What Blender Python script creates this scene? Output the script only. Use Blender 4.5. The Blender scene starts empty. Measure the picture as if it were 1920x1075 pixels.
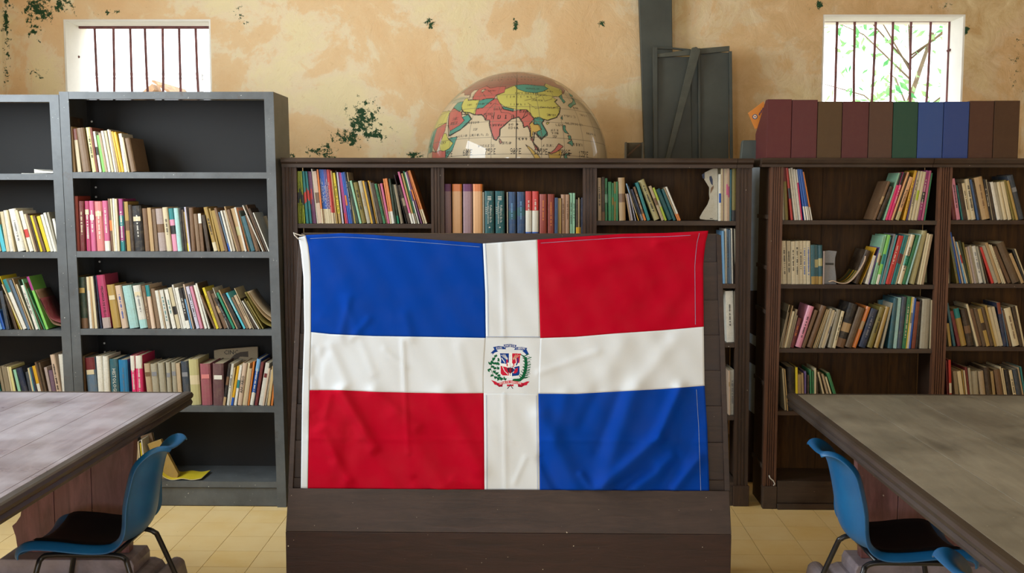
import bpy, bmesh, math, random
import numpy as np
from mathutils import Vector, Matrix
random.seed(7)
SC = bpy.context.scene
COL = SC.collection

# ---------------------------------------------------------------- camera
F, CW, CH = 2000.0, 960.0, 537.5
CAM = Vector((0.0, 0.0, 1.58))
YAW = math.atan(30 / F)
PITCH = math.atan(177.5 / F)
ROLL = math.radians(0.12)
cam_d = bpy.data.cameras.new('camera')
cam_d.sensor_width = 36
cam_d.lens = 36 * F / 1920
cam_d.clip_end = 200
cam = bpy.data.objects.new('camera', cam_d)
RM = (Matrix.Rotation(YAW, 3, 'Z') @ Matrix.Rotation(math.radians(90) - PITCH, 3, 'X') @ Matrix.Rotation(ROLL, 3, 'Z'))
cam.matrix_world = Matrix.Translation(CAM) @ RM.to_4x4()
COL.objects.link(cam)
SC.camera = cam

# ---------------------------------------------------------------- world, daylight, exposure
SC.view_settings.view_transform = 'Standard'
SC.view_settings.look = 'None'
SC.view_settings.gamma = 1
SC.view_settings.use_curve_mapping = False
SC.view_settings.exposure = 0.0
W = bpy.data.worlds.new('sky')
SC.world = W
W.use_nodes = True
bg = W.node_tree.nodes['Background']
bg.inputs[0].default_value = (0.93, 0.97, 1.0, 1)
bg.inputs[1].default_value = 3.6


def area(name, loc, rot, sx, sy, power, col=(1, 1, 1)):
    L = bpy.data.lights.new(name, 'AREA')
    L.shape = 'RECTANGLE'
    L.size, L.size_y, L.energy, L.color = sx, sy, power, col
    o = bpy.data.objects.new(name, L)
    o.location = loc
    o.rotation_euler = [math.radians(a) for a in rot]
    COL.objects.link(o)
    return o


# daylight entering by the doorways and windows of the reading room behind and beside the camera
COOL, WARM = (0.80, 0.91, 1.0), (0.97, 0.98, 0.97)
area('doorway_daylight', (-2.1, -3.6, 1.6), (90, 0, 0), .8, 2.3, 85, COOL)
area('doorway_daylight', (0.3, -3.6, 1.6), (90, 0, 0), .8, 2.3, 66, COOL)
area('doorway_daylight', (2.3, -3.6, 1.6), (90, 0, 0), .7, 2.3, 35, WARM)
area('side_window_daylight', (-3.3, 3.3, 2.45), (90, 0, -90), 2.6, 1.5, 185, COOL)
area('side_window_daylight', (3.15, 3.1, 2.45), (90, 0, 90), 2.0, 1.4, 38, WARM)


# ---------------------------------------------------------------- helpers
def lin(h):
    h = h.lstrip('#')
    c = [int(h[i:i + 2], 16) / 255 for i in (0, 2, 4)]
    return tuple(x / 12.92 if x <= 0.04045 else ((x + 0.055) / 1.055) ** 2.4 for x in c)


def ray(px, py):
    return RM @ Vector(((px - CW) / F, -(py - CH) / F, -1.0))


def at(px, py, Y):
    """point of the vertical plane at depth Y that the survey of the photograph puts there"""
    d = ray(px, py)
    t = Y / d.y
    return CAM + d * t


def atz(px, py, z):
    d = ray(px, py)
    return CAM + d * ((z - CAM.z) / d.z)


def link(name, me, mat=None, parent=None):
    o = bpy.data.objects.new(name, me)
    if mat is not None and len(me.materials) == 0:
        me.materials.append(mat)
    COL.objects.link(o)
    if parent is not None:
        o.parent = parent
    return o


def tag(o, label=None, cat=None, group=None, kind=None):
    if label:
        o['label'] = label
    if cat:
        o['category'] = cat
    if group:
        o['group'] = group
    if kind:
        o['kind'] = kind
    return o


def thing(name, label, cat, loc=(0, 0, 0), group=None):
    o = bpy.data.objects.new(name, None)
    o.empty_display_size = .1
    o.location = loc
    COL.objects.link(o)
    return tag(o, label, cat, group)


class MB:
    """collects vertices and faces of one mesh"""
    def __init__(s):
        s.v, s.f, s.sm = [], [], False

    def add(s, vs, fs):
        n = len(s.v)
        s.v += [tuple(v) for v in vs]
        s.f += [tuple(i + n for i in f) for f in fs]
        return s

    def box(s, x0, x1, y0, y1, z0, z1):
        return s.add([(x0, y0, z0), (x1, y0, z0), (x1, y1, z0), (x0, y1, z0), (x0, y0, z1), (x1, y0, z1), (x1, y1, z1), (x0, y1, z1)],
                     [(0, 3, 2, 1), (4, 5, 6, 7), (0, 1, 5, 4), (1, 2, 6, 5), (2, 3, 7, 6), (3, 0, 4, 7)])

    def prism(s, pts, y0, y1):
        """polygon of (x, z) points, extruded along y"""
        n = len(pts)
        vs = [(p[0], y0, p[1]) for p in pts] + [(p[0], y1, p[1]) for p in pts]
        return s.add(vs, [tuple(range(n)), tuple(range(2 * n - 1, n - 1, -1))] + [(i, i + n, (i + 1) % n + n, (i + 1) % n) for i in range(n)])

    def prism_x(s, pts, x0, x1):
        """polygon of (y, z) points, extruded along x"""
        n = len(pts)
        vs = [(x0, p[0], p[1]) for p in pts] + [(x1, p[0], p[1]) for p in pts]
        return s.add(vs, [tuple(range(n)), tuple(range(2 * n - 1, n - 1, -1))] + [(i, i + n, (i + 1) % n + n, (i + 1) % n) for i in range(n)])

    def prism_z(s, pts, z0, z1, sh0=0.0, sh1=0.0):
        n = len(pts)
        vs = [(p[0] + sh0, p[1], z0) for p in pts] + [(p[0] + sh1, p[1], z1) for p in pts]
        return s.add(vs, [tuple(range(n)), tuple(range(2 * n - 1, n - 1, -1))] + [(i, i + n, (i + 1) % n + n, (i + 1) % n) for i in range(n)])

    def tube(s, pts, r, seg=10, cap=True):
        pts = [Vector(p) for p in pts]
        n = len(pts)
        rs = r if isinstance(r, (list, tuple)) else [r] * n
        ref = None
        rings = []
        for i, p in enumerate(pts):
            d = (pts[min(i + 1, n - 1)] - pts[max(i - 1, 0)]).normalized()
            if ref is None:
                ref = d.orthogonal().normalized()
            ref = (ref - d * ref.dot(d)).normalized()
            b = d.cross(ref)
            rings.append([p + (ref * math.cos(2 * math.pi * k / seg) + b * math.sin(2 * math.pi * k / seg)) * rs[i] for k in range(seg)])
        vs = [v for R in rings for v in R]
        fs = [(i * seg + k, i * seg + (k + 1) % seg, (i + 1) * seg + (k + 1) % seg, (i + 1) * seg + k) for i in range(n - 1) for k in range(seg)]
        if cap:
            fs += [tuple(range(seg - 1, -1, -1)), tuple(range((n - 1) * seg, n * seg))]
        return s.add(vs, fs)

    def lathe(s, prof, cx=0, cy=0, seg=32):
        vs = [(cx + r * math.cos(2 * math.pi * k / seg), cy + r * math.sin(2 * math.pi * k / seg), z) for r, z in prof for k in range(seg)]
        n = len(prof)
        fs = [(i * seg + k, i * seg + (k + 1) % seg, (i + 1) * seg + (k + 1) % seg, (i + 1) * seg + k) for i in range(n - 1) for k in range(seg)]
        fs += [tuple(range(seg - 1, -1, -1)), tuple(range((n - 1) * seg, n * seg))]
        return s.add(vs, fs)

    def mesh(s, name, smooth=False, fix=True):
        me = bpy.data.meshes.new(name)
        me.from_pydata(s.v, [], s.f)
        if fix:
            bm = bmesh.new()
            bm.from_mesh(me)
            bmesh.ops.recalc_face_normals(bm, faces=bm.faces)
            bm.to_mesh(me)
            bm.free()
        if smooth:
            me.polygons.foreach_set('use_smooth', [True] * len(me.polygons))
        me.update()
        return me

    def build(s, name, mat, parent=None, smooth=False, bevel=0, fix=True):
        o = link(name, s.mesh(name, smooth, fix), mat, parent)
        if bevel:
            m = o.modifiers.new('bevel', 'BEVEL')
            m.width = bevel
            m.segments = 2
            m.limit_method = 'ANGLE'
        return o


# ---------------------------------------------------------------- materials
class NT:
    def __init__(s, name):
        s.m = bpy.data.materials.new(name)
        s.m.use_nodes = True
        s.t = s.m.node_tree
        s.b = s.t.nodes['Principled BSDF']
        s.out = s.t.nodes['Material Output']

    def n(s, typ, **kw):
        nd = s.t.nodes.new(typ)
        for k, v in kw.items():
            if hasattr(nd, k):
                setattr(nd, k, v)
        return nd

    def l(s, a, b):
        s.t.links.new(a, b)

    def coord(s, kind='Object', scale=(1, 1, 1)):
        tc = s.n('ShaderNodeTexCoord')
        mp = s.n('ShaderNodeMapping')
        s.l(tc.outputs[kind], mp.inputs[0])
        mp.inputs['Scale'].default_value = scale
        return mp.outputs[0]

    def world(s, scale=(1, 1, 1)):
        g = s.n('ShaderNodeNewGeometry')
        mp = s.n('ShaderNodeMapping')
        s.l(g.outputs['Position'], mp.inputs[0])
        mp.inputs['Scale'].default_value = scale
        return mp.outputs[0]

    def noise(s, vec, scale, detail=4, rough=.6, dist=0.0):
        nd = s.n('ShaderNodeTexNoise')
        s.l(vec, nd.inputs['Vector'])
        nd.inputs['Scale'].default_value = scale
        nd.inputs['Detail'].default_value = detail
        nd.inputs['Roughness'].default_value = rough
        nd.inputs['Distortion'].default_value = dist
        return nd.outputs[0]

    def ramp(s, fac, stops, interp='LINEAR'):
        r = s.n('ShaderNodeValToRGB')
        r.color_ramp.interpolation = interp
        el = r.color_ramp.elements
        while len(el) < len(stops):
            el.new(.5)
        for e, (p, c) in zip(el, stops):
            e.position = p
            e.color = (*c, 1) if len(c) == 3 else c
        s.l(fac, r.inputs[0])
        return r.outputs[0]

    def mix(s, fac, a, b, mode='MIX'):
        m = s.n('ShaderNodeMix', data_type='RGBA', blend_type=mode)
        for sock, v in ((m.inputs[0], fac), (m.inputs[6], a), (m.inputs[7], b)):
            if isinstance(v, (int, float)):
                sock.default_value = v
            elif isinstance(v, tuple):
                sock.default_value = (*v, 1) if len(v) == 3 else v
            else:
                s.l(v, sock)
        return m.outputs[2]

    def math(s, op, a, b=0.0):
        m = s.n('ShaderNodeMath', operation=op)
        for i, v in enumerate((a, b)):
            if isinstance(v, (int, float)):
                m.inputs[i].default_value = v
            else:
                s.l(v, m.inputs[i])
        return m.outputs[0]

    def bump(s, h, strength, dist=.01):
        b = s.n('ShaderNodeBump')
        b.inputs['Strength'].default_value = strength
        b.inputs['Distance'].default_value = dist
        s.l(h, b.inputs['Height'])
        s.l(b.outputs[0], s.b.inputs['Normal'])

    def fin(s, col, rough=.6, metal=0, spec=.5):
        for sock, v in ((s.b.inputs['Base Color'], col), (s.b.inputs['Roughness'], rough)):
            if isinstance(v, (int, float)):
                sock.default_value = v
            elif isinstance(v, tuple):
                sock.default_value = (*v, 1)
            else:
                s.l(v, sock)
        s.b.inputs['Metallic'].default_value = metal
        s.b.inputs['Specular IOR Level'].default_value = spec
        return s.m


G3 = lambda a: (a, a, a)


def wood(name, dark, light, dust='#8d8578', dustamt=.25, rough=.55, scale=(6, 6, 1), spec=.35, specks=True):
    t = NT(name)
    v = t.world(scale)
    a = t.noise(v, 4.5, 6, .65, .6)
    oi = t.n('ShaderNodeObjectInfo')
    c = t.ramp(a, [(.3, lin(dark)), (.7, lin(light))])
    c = t.mix(t.math('MULTIPLY', oi.outputs['Random'], .35), c, tuple(x * .45 for x in lin(dark)))
    big = t.noise(t.world((1, 1, 1)), 2.3, 5, .6)
    c = t.mix(t.math('MULTIPLY', t.ramp(big, [(.36, G3(0)), (.84, G3(1))]), dustamt), c, lin(dust))
    if specks:
        sp = t.noise(t.world((1, 1, 1)), 75, 2, .5)
        c = t.mix(t.ramp(sp, [(.76, G3(0)), (.80, G3(1))]), c, lin('#c9c0ae'))
    t.bump(a, .25, .004)
    return t.fin(c, t.ramp(big, [(.3, G3(rough - .12)), (.7, G3(min(1, rough + .15)))]), 0, spec)


M = {}
M['rack_wood'] = wood('dark_rack_wood', '#261a16', '#3d2c26', '#8a7d74', .14, .5, (1.2, 6, 9))
M['rack_front_shade'] = wood('red_brown_shaded_rack_front', '#22110e', '#3a201a', '#6d5a4e', .10, .5, (1.2, 6, 9))  # rack wood again, darkened to paint in the shade on its front
M['case_wood'] = wood('dark_case_wood', '#2c1d15', '#4a3325', '#857664', .12, .5, (9, 6, 1.0))
M['case_wood_h'] = wood('dark_case_wood_across', '#2a1d16', '#453125', '#8d8070', .22, .5, (1, 6, 9))
M['right_wood'] = wood('reddish_case_wood', '#4f3021', '#7d523b', '#8f7d68', .10, .5, (10, 6, .9))
M['back_wood'] = wood('case_back_boards', '#2c1b0d', '#5a3c18', '#5c4526', .15, .65, (8, 5, .8), .25, False)
M['pedestal_wood'] = wood('red_brown_pedestal', '#4f2d2b', '#835456', '#a8908c', .28, .38, (6, 6, 1))
M['left_table'] = wood('left_table_top', '#766569', '#9b8c92', '#c3c1c9', .75, .33, (5, .7, 5), .55)
M['right_table'] = wood('right_table_top', '#67635a', '#8d897f', '#b3aea0', .75, .42, (5, .7, 5), .45)
M['table_edge'] = wood('table_edge_wood', '#2a2320', '#41362f', '#857a70', .2, .42, (5, .7, 5), .5)
M['foot_wood'] = wood('dusty_foot_wood', '#655a60', '#948890', '#c4bcc4', .6, .5, (2, 2, 2))


def steel():
    t = NT('grey_painted_steel')
    v = t.world((1, 1, 1))
    a = t.noise(v, 6, 6, .65)
    c = t.ramp(a, [(.3, lin('#46494b')), (.7, lin('#5f6365'))])
    r = t.noise(v, 17, 5, .7)
    c = t.mix(t.math('MULTIPLY', t.ramp(r, [(.62, G3(0)), (.72, G3(1))]), .5), c, lin('#4a3c33'))
    sp = t.noise(v, 90, 2, .5)
    c = t.mix(t.ramp(sp, [(.74, G3(0)), (.78, G3(1))]), c, lin('#bdbcb6'))
    t.bump(a, .1, .002)
    return t.fin(c, .42, 0, .5)


M['steel'] = steel()


def plain(name, col, rough=.6, metal=0, var=.12, scale=30, spec=.5, bump=0):
    t = NT(name)
    a = t.noise(t.coord('Object'), scale, 5, .6)
    k = tuple(x * (1 - var * 2) for x in lin(col))
    k2 = tuple(min(1, x * (1 + var)) for x in lin(col))
    c = t.ramp(a, [(.3, k), (.7, k2)])
    if bump:
        t.bump(a, bump, .003)
    return t.fin(c, rough, metal, spec)


M['steel_shade'] = plain('shaded_steel_back', '#100f0e', .7, 0, .1, 8)  # near black paints the shade of the case interior onto its back
M['hole_disc'] = plain('painted_hole_light', '#f2f2ee', .5)  # white stands in for light shining through
M['iron'] = plain('rusty_red_iron', '#7a4a48', .7, 0, .25, 20)
M['tube'] = plain('black_lacquered_tube', '#15151a', .3, 0, .1, 20)
M['pad'] = plain('black_seat_pad', '#0b0b0f', .6, 0, .1, 60, .3)
M['green_metal'] = plain('grey_green_sheet_metal', '#42463f', .55, 0, .14, 5)
M['green_metal2'] = plain('grey_green_flat_iron', '#4d4f44', .55, 0, .2, 9)
M['paper'] = plain('white_paper', '#d9d6cc', .8, 0, .06, 9)
M['bluepaper'] = plain('pale_blue_grey_board', '#b4c3d2', .7, 0, .12, 7)
M['cord'] = plain('white_cord', '#d8d4cc', .8)
M['reveal'] = plain('white_painted_reveal', '#f4f2ea', .8, 0, .03, 6)
M['darkbox'] = plain('old_brown_card', '#453a26', .8, 0, .2, 9)
M['slate_plastic'] = plain('dark_slate_board', '#454b46', .6, 0, .1, 9)
M['trunk'] = plain('bark', '#7b6a52', .9, 0, .2, 9)
M['roof'] = plain('far_roof_sheet', '#b08f70', .9, 0, .2, 9)
M['railing'] = plain('far_rail', '#b9bcc0', .9, 0, .05, 9)
M['ground'] = plain('pale_ground', '#b9b09a', 1, 0, .1, 2)
M['soft_white'] = plain('ceiling_paint', '#cfc3a4', .9, 0, .05, 2)


def leaf():
    t = NT('leaf_green')
    oi = t.noise(t.world(), 5, 3)
    c = t.ramp(oi, [(.35, lin('#4f9a5a')), (.65, lin('#a8cf86'))])
    m = t.fin(c, .6)
    tr = t.n('ShaderNodeBsdfTranslucent')
    t.l(c, tr.inputs[0])
    mx = t.n('ShaderNodeMixShader')
    mx.inputs[0].default_value = .5
    t.l(t.b.outputs[0], mx.inputs[1])
    t.l(tr.outputs[0], mx.inputs[2])
    t.l(mx.outputs[0], t.out.inputs[0])
    return m


M['leaf'] = leaf()


def cover(name, rough, wear):
    """book cloth and card: the colour is the object's own; worn and soiled by noise"""
    t = NT(name)
    oi = t.n('ShaderNodeObjectInfo')
    v = t.coord('Object')
    a = t.noise(v, 28, 6, .7)
    b = t.noise(v, 160, 3, .7)
    c = t.mix(t.math('MULTIPLY', t.ramp(a, [(.45, G3(0)), (.75, G3(1))]), wear), oi.outputs['Color'], lin('#8c7a60'))
    c = t.mix(t.math('MULTIPLY', t.ramp(b, [(.5, G3(0)), (.8, G3(1))]), wear * .8), c, lin('#3d3024'))
    t.bump(b, .12, .001)
    return t.fin(c, rough, 0, .4)


M['cover'] = cover('book_cover', .5, .35)
M['cover_new'] = cover('glossy_book_cover', .32, .10)
M['archive'] = cover('archive_box_cloth', .6, .04)
M['print'] = cover('printed_ink', .5, .1)


def pages():
    t = NT('page_block')
    v = t.coord('Object', (900, 2, 2))
    a = t.noise(v, 1, 2)
    c = t.ramp(a, [(.3, lin('#8f7d5e')), (.7, lin('#cdbf9f'))])
    return t.fin(c, .9, 0, .2)


M['pages'] = pages()


def plaster(name, side=False):
    t = NT(name)
    v = t.world()
    a = t.noise(v, 1.6, 7, .62, .4)
    b = t.noise(v, 5.5, 7, .7, .8)
    f = t.noise(v, 26, 5, .7)
    cream, peach, ochre = lin('#f3e2b6'), lin('#efcfa2'), lin('#d6ae78')
    c = t.ramp(a, [(.40, cream), (.47, lin('#f2debb')), (.50, peach), (.62, lin('#ebc595'))])
    c = t.mix(t.math('MULTIPLY', t.ramp(b, [(.56, G3(0)), (.64, G3(1))]), .55), c, lin('#efcd9c'))
    c = t.mix(t.math('MULTIPLY', t.ramp(b, [(.28, G3(1)), (.40, G3(0))]), .45), c, lin('#f5e8c4'))
    c = t.mix(t.math('MULTIPLY', t.ramp(f, [(.60, G3(0)), (.74, G3(1))]), .35), c, ochre)
    # browner tone that grows towards the far right-hand corner of the room
    sx = t.n('ShaderNodeSeparateXYZ')
    t.l(v, sx.inputs[0])
    s = t.ramp(t.math('MULTIPLY', t.math('ADD', sx.outputs[0], .9), .27), [(0, G3(0)), (1, G3(1))])
    c = t.mix(t.math('MULTIPLY', s, t.ramp(b, [(.3, G3(.25)), (.65, G3(.8))])), c, lin('#bc9762'))
    # mould: patches with a place and a shape of their own
    mold = None
    for (mx, mz, rx, rz, dens) in MOLD:
        mp = t.n('ShaderNodeMapping', vector_type='POINT')
        t.l(v, mp.inputs[0])
        mp.inputs['Location'].default_value = (-mx / rx, 0, -mz / rz)
        mp.inputs['Scale'].default_value = (1 / rx, 0, 1 / rz)
        ln = t.n('ShaderNodeVectorMath', operation='LENGTH')
        t.l(mp.outputs[0], ln.inputs[0])
        g = t.math('MULTIPLY', t.math('SUBTRACT', 1.0, ln.outputs['Value']), dens)
        g = t.math('MAXIMUM', g, 0)
        mold = g if mold is None else t.math('MAXIMUM', mold, g)
    mn = t.noise(v, 27, 5, .78, .4)
    mm = t.math('ADD', mn, t.math('MULTIPLY', mold, .30))
    c = t.mix(t.ramp(mm, [(.70, G3(0)), (.725, G3(1))]), c, t.mix(t.math('GREATER_THAN', mold, .01), lin('#6d5a3c'), lin('#2b4a2f')))
    h = t.math('ADD', t.math('MULTIPLY', t.ramp(b, [(.35, G3(0)), (.7, G3(1))]), .55), t.math('MULTIPLY', f, .5))
    t.bump(h, .6, .012)
    return t.fin(c, .85, 0, .25)


def tile_mat():
    t = NT('yellow_cement_tile')
    oi = t.n('ShaderNodeObjectInfo')
    v = t.world()
    a = t.noise(v, 5, 5, .6)
    c = t.ramp(a, [(.3, lin('#ebc67e')), (.7, lin('#f4d79c'))])
    c = t.mix(t.math('MULTIPLY', oi.outputs['Random'], .3), c, lin('#efdcb4'))
    b = t.noise(v, 60, 3, .6)
    c = t.mix(t.ramp(b, [(.72, G3(0)), (.76, G3(1))]), c, lin('#8b6b3c'))
    return t.fin(c, .38, 0, .5)


M['tile'] = tile_mat()
M['grout'] = plain('tile_joint', '#9c8050', .9, 0, .1, 8)


def shell():
    t = NT('blue_moulded_plastic')
    v = t.coord('Object')
    a = t.noise(v, 4, 4)
    c = t.ramp(a, [(.3, lin('#0c4f82')), (.7, lin('#15649c'))])
    b = t.noise(v, 120, 2, .6)
    c = t.mix(t.ramp(b, [(.70, G3(0)), (.76, G3(1))]), c, lin('#3b5a6a'))
    t.bump(t.noise(v, 400, 2), .06, .001)
    return t.fin(c, .4, 0, .5)


M['shell'] = shell()


def cloth(name, col, attr=None):
    t = NT(name)
    v = t.coord('Object')
    a = t.noise(v, 9, 4, .6)
    w = t.noise(v, 320, 2, .6)
    if attr:
        at_ = t.n('ShaderNodeAttribute', attribute_name=attr)
        base = at_.outputs['Color']
    else:
        base = lin(col)
    c = t.mix(t.math('MULTIPLY', t.ramp(a, [(.4, G3(0)), (.7, G3(1))]), .02), base, lin('#8d8a80'))
    c = t.mix(t.math('MULTIPLY', w, .05), c, (0, 0, 0))
    t.bump(w, .12, .0008)
    m = t.fin(c, .85, 0, .06)
    return m


M['flag_blue'] = cloth('flag_cotton_blue', '#053da0')
M['flag_red'] = cloth('flag_cotton_red', '#b00524')
M['flag_white'] = cloth('flag_cotton_white', '#d5dce4')
M['flag_print'] = cloth('flag_printed_arms', '#ffffff', 'ink')
M['thread'] = plain('seam_thread', '#7f93bd', .8)


def globe_mat():
    t = NT('printed_clear_plastic_globe')
    at_ = t.n('ShaderNodeAttribute', attribute_name='map')
    c = at_.outputs['Color']
    m = t.fin(c, .6, 0, .5)
    tr = t.n('ShaderNodeBsdfTransparent')
    tr.inputs[0].default_value = (.93, .97, .93, 1)
    # clear film with a thin print: the sea lets the room behind show through
    mx = t.n('ShaderNodeMixShader')
    t.l(t.math('MULTIPLY', at_.outputs['Alpha'], 1.0), mx.inputs[0])
    t.l(tr.outputs[0], mx.inputs[1])
    t.l(t.b.outputs[0], mx.inputs[2])
    gl = t.n('ShaderNodeBsdfGlossy')
    gl.inputs['Roughness'].default_value = .03
    lw = t.n('ShaderNodeLayerWeight')
    fc = t.math('ADD', t.math('MULTIPLY', t.math('POWER', lw.outputs['Facing'], 4.0), .8), .032)
    m2 = t.n('ShaderNodeMixShader')
    t.l(fc, m2.inputs[0])
    t.l(mx.outputs[0], m2.inputs[1])
    t.l(gl.outputs[0], m2.inputs[2])
    t.l(m2.outputs[0], t.out.inputs[0])
    return m


M['globe'] = globe_mat()

# depths of the fronts, found from where each front meets the floor (z = 0)
Y_STEEL = atz(400, 951, 0).y
Y_CENTRE = atz(1388, 949, 0).y
Y_RIGHT = atz(1450, 954, 0).y
Y_WALL = 6.9
D_STEEL, D_CENTRE, D_RIGHT = .32, .28, .27
# ---------------------------------------------------------------- room
def wp(px, py):
    p = at(px, py, Y_WALL)
    return p.x, p.z


_m = []
for (px, py, rx, rz, d) in ((72, 18, .19, .15, 1.15), (64, 50, .10, .14, .9), (112, 12, .10, .10, .9), (12, 40, .035, .5, 1.0), (12, 120, .03, .35, .8), (62, 62, .12, .10, .8),
                            (72, 140, .10, .08, .8), (118, 8, .15, .12, .9), (682, 225, .20, .22, 1.0), (700, 252, .20, .08, 1.0),
                            (650, 258, .22, .10, .9), (608, 285, .20, .10, .9), (545, 296, .08, .08, 1.0), (213, 24, .14, .04, .8),
                            (806, 44, .06, .06, 1.1), (968, 47, .04, .06, 1.3), (1128, 46, .05, .05, 1.1), (1535, 8, .10, .08, .7),
                            (1770, 14, .10, .05, .7), (1808, 58, .06, .07, 1.0), (1905, 120, .10, .5, .45), (775, 290, .16, .04, .9),
                            (452, 30, .10, .14, .5)):
    x, z = wp(px, py)
    _m.append((x, z, rx, rz, d))
MOLD = _m
M['plaster'] = plaster('peeling_cream_plaster')

XL, XR = at(8, 300, Y_WALL).x, at(1919, 150, Y_WALL).x
ZC = 3.75
wins = []
for (l, r, t, b) in ((122, 397, 36, 236), (1540, 1806, 27, 236)):
    x0, x1 = at(l, 150, Y_WALL).x, at(r, 150, Y_WALL).x
    zt, zb = at((l + r) / 2, t, Y_WALL).z, at((l + r) / 2, b, Y_WALL).z
    wins.append((x0, x1, zb, zt))
WT = .34
b = MB()
xs = [XL - .3, wins[0][0], wins[0][1], wins[1][0], wins[1][1], XR + .3]
for i in range(5):
    if i in (1, 3):
        w = wins[0] if i == 1 else wins[1]
        b.box(xs[i], xs[i + 1], Y_WALL, Y_WALL + WT, 0, w[2])
        b.box(xs[i], xs[i + 1], Y_WALL, Y_WALL + WT, w[3], ZC)
    else:
        b.box(xs[i], xs[i + 1], Y_WALL, Y_WALL + WT, 0, ZC)
tag(b.build('wall_back', M['plaster'], fix=False), kind='structure')
tag(MB().box(XL - .3, XL, -4, Y_WALL, 0, ZC).build('wall_left', M['plaster']), kind='structure')
tag(MB().box(XR, XR + .3, -4, Y_WALL, 0, ZC).build('wall_right', M['plaster']), kind='structure')
tag(MB().box(XL - .3, XR + .3, -4.2, -4, 0, ZC).build('wall_front', M['plaster']), kind='structure')
tag(MB().box(XL - .3, XR + .3, -4.2, Y_WALL + WT, ZC, ZC + .15).build('ceiling', M['soft_white']), kind='structure')
# rough raised strip where the left wall meets the back wall
tag(MB().prism_z([(XL, Y_WALL), (XL + .035, Y_WALL), (XL + .022, Y_WALL - .02), (XL, Y_WALL - .03)], 0, ZC).build('trim_1', M['plaster']), kind='structure')

for k, (x0, x1, zb, zt) in enumerate(wins):
    w = bpy.data.objects.new('window_%d' % (k + 1), None)
    COL.objects.link(w)
    w.location = ((x0 + x1) / 2, Y_WALL + .2, zb)
    tag(w, kind='structure')
    inv = Matrix.Translation(-w.location)

    def part(name, mb, mat, bevel=0):
        o = mb.build(name, mat, w, bevel=bevel)
        o.data.transform(inv)
        return o
    # plastered, white-painted reveals lining the opening
    e = .012
    part('reveal', MB().box(x0, x0 + e, Y_WALL + .004, Y_WALL + WT, zb, zt), M['reveal'])
    part('reveal', MB().box(x1 - e, x1, Y_WALL + .004, Y_WALL + WT, zb, zt), M['reveal'])
    part('reveal', MB().box(x0 + e, x1 - e, Y_WALL + .004, Y_WALL + WT, zt - e, zt), M['reveal'])
    part('sill', MB().box(x0 + e, x1 - e, Y_WALL + .004, Y_WALL + WT, zb, zb + .02), M['reveal'])
    yb = Y_WALL + .22
    pxs = (147, 180, 213, 245.5, 274, 305, 337, 369) if k == 0 else (1568, 1602, 1639, 1672.5, 1707.5, 1742, 1778.5)
    ty = 52 if k == 0 else 39.5
    zr = at((pxs[0] + pxs[-1]) / 2, ty, yb).z
    for q, px in enumerate(pxs):
        X = at(px, 100, yb).x
        lo = .012 * math.sin(q * 2.1)
        part('bar', MB().tube([(X + lo, yb, zb + .02), (X, yb, (zb + zt) / 2), (X - lo * .4, yb, zr)], .0085, 8), M['iron'])
    part('rail', MB().box(x0 + e, x1 - e, yb - .012, yb + .012, zr - .006, zr + .012), M['iron'])
    if k == 0:
        part('latch', MB().tube([(at(143, 105, yb).x, yb - .02, at(143, 105, yb).z), (at(152, 108, yb).x, yb - .03, at(152, 108, yb).z)], .008, 8), M['iron'])
    else:
        part('latch', MB().tube([(at(1773, 97, yb).x, yb - .02, at(1773, 97, yb).z), (at(1786, 92, yb).x, yb - .03, at(1786, 92, yb).z)], .008, 8), M['iron'])

# floor: cement bed with square tiles laid on it
TS, G = .2, .0013
tag(MB().box(XL - .3, XR + .3, -4.2, Y_WALL + WT, -.06, -.004).build('floor', M['grout']), kind='structure')
floor = bpy.data.objects['floor']
tx0 = atz(1384, 972, 0).x
tile_me = MB().box(-TS / 2 + G, TS / 2 - G, -TS / 2 + G, TS / 2 - G, -.02, 0).mesh('tile')
tile_me.materials.append(M['tile'])
rest = MB()
ty0 = 5.36
for i in range(-18, 12):
    for j in range(-3, 47):
        X, Y = tx0 + (i + .5) * TS, ty0 - (j + .5) * TS
        if X - TS / 2 < XL or X + TS / 2 > XR:
            continue
        seen = 0 <= j <= 9 and -16 <= i <= 6 and not (-8 <= i <= -2 and j > 0)
        if seen and len([1]) and tile_me.users < 290:
            o = bpy.data.objects.new('tile', tile_me)
            COL.objects.link(o)
            o.parent = floor
            o.location = (X, Y, 0)
        else:
            rest.box(X - TS / 2 + G, X + TS / 2 - G, Y - TS / 2 + G, Y + TS / 2 - G, -.02, 0)
tag(rest.build('tiling', M['tile'], floor, fix=False), kind='stuff')
tag(MB().box(-30, 30, Y_WALL + WT, 40, -.5, -.3).build('ground', M['ground']), kind='structure')

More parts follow.
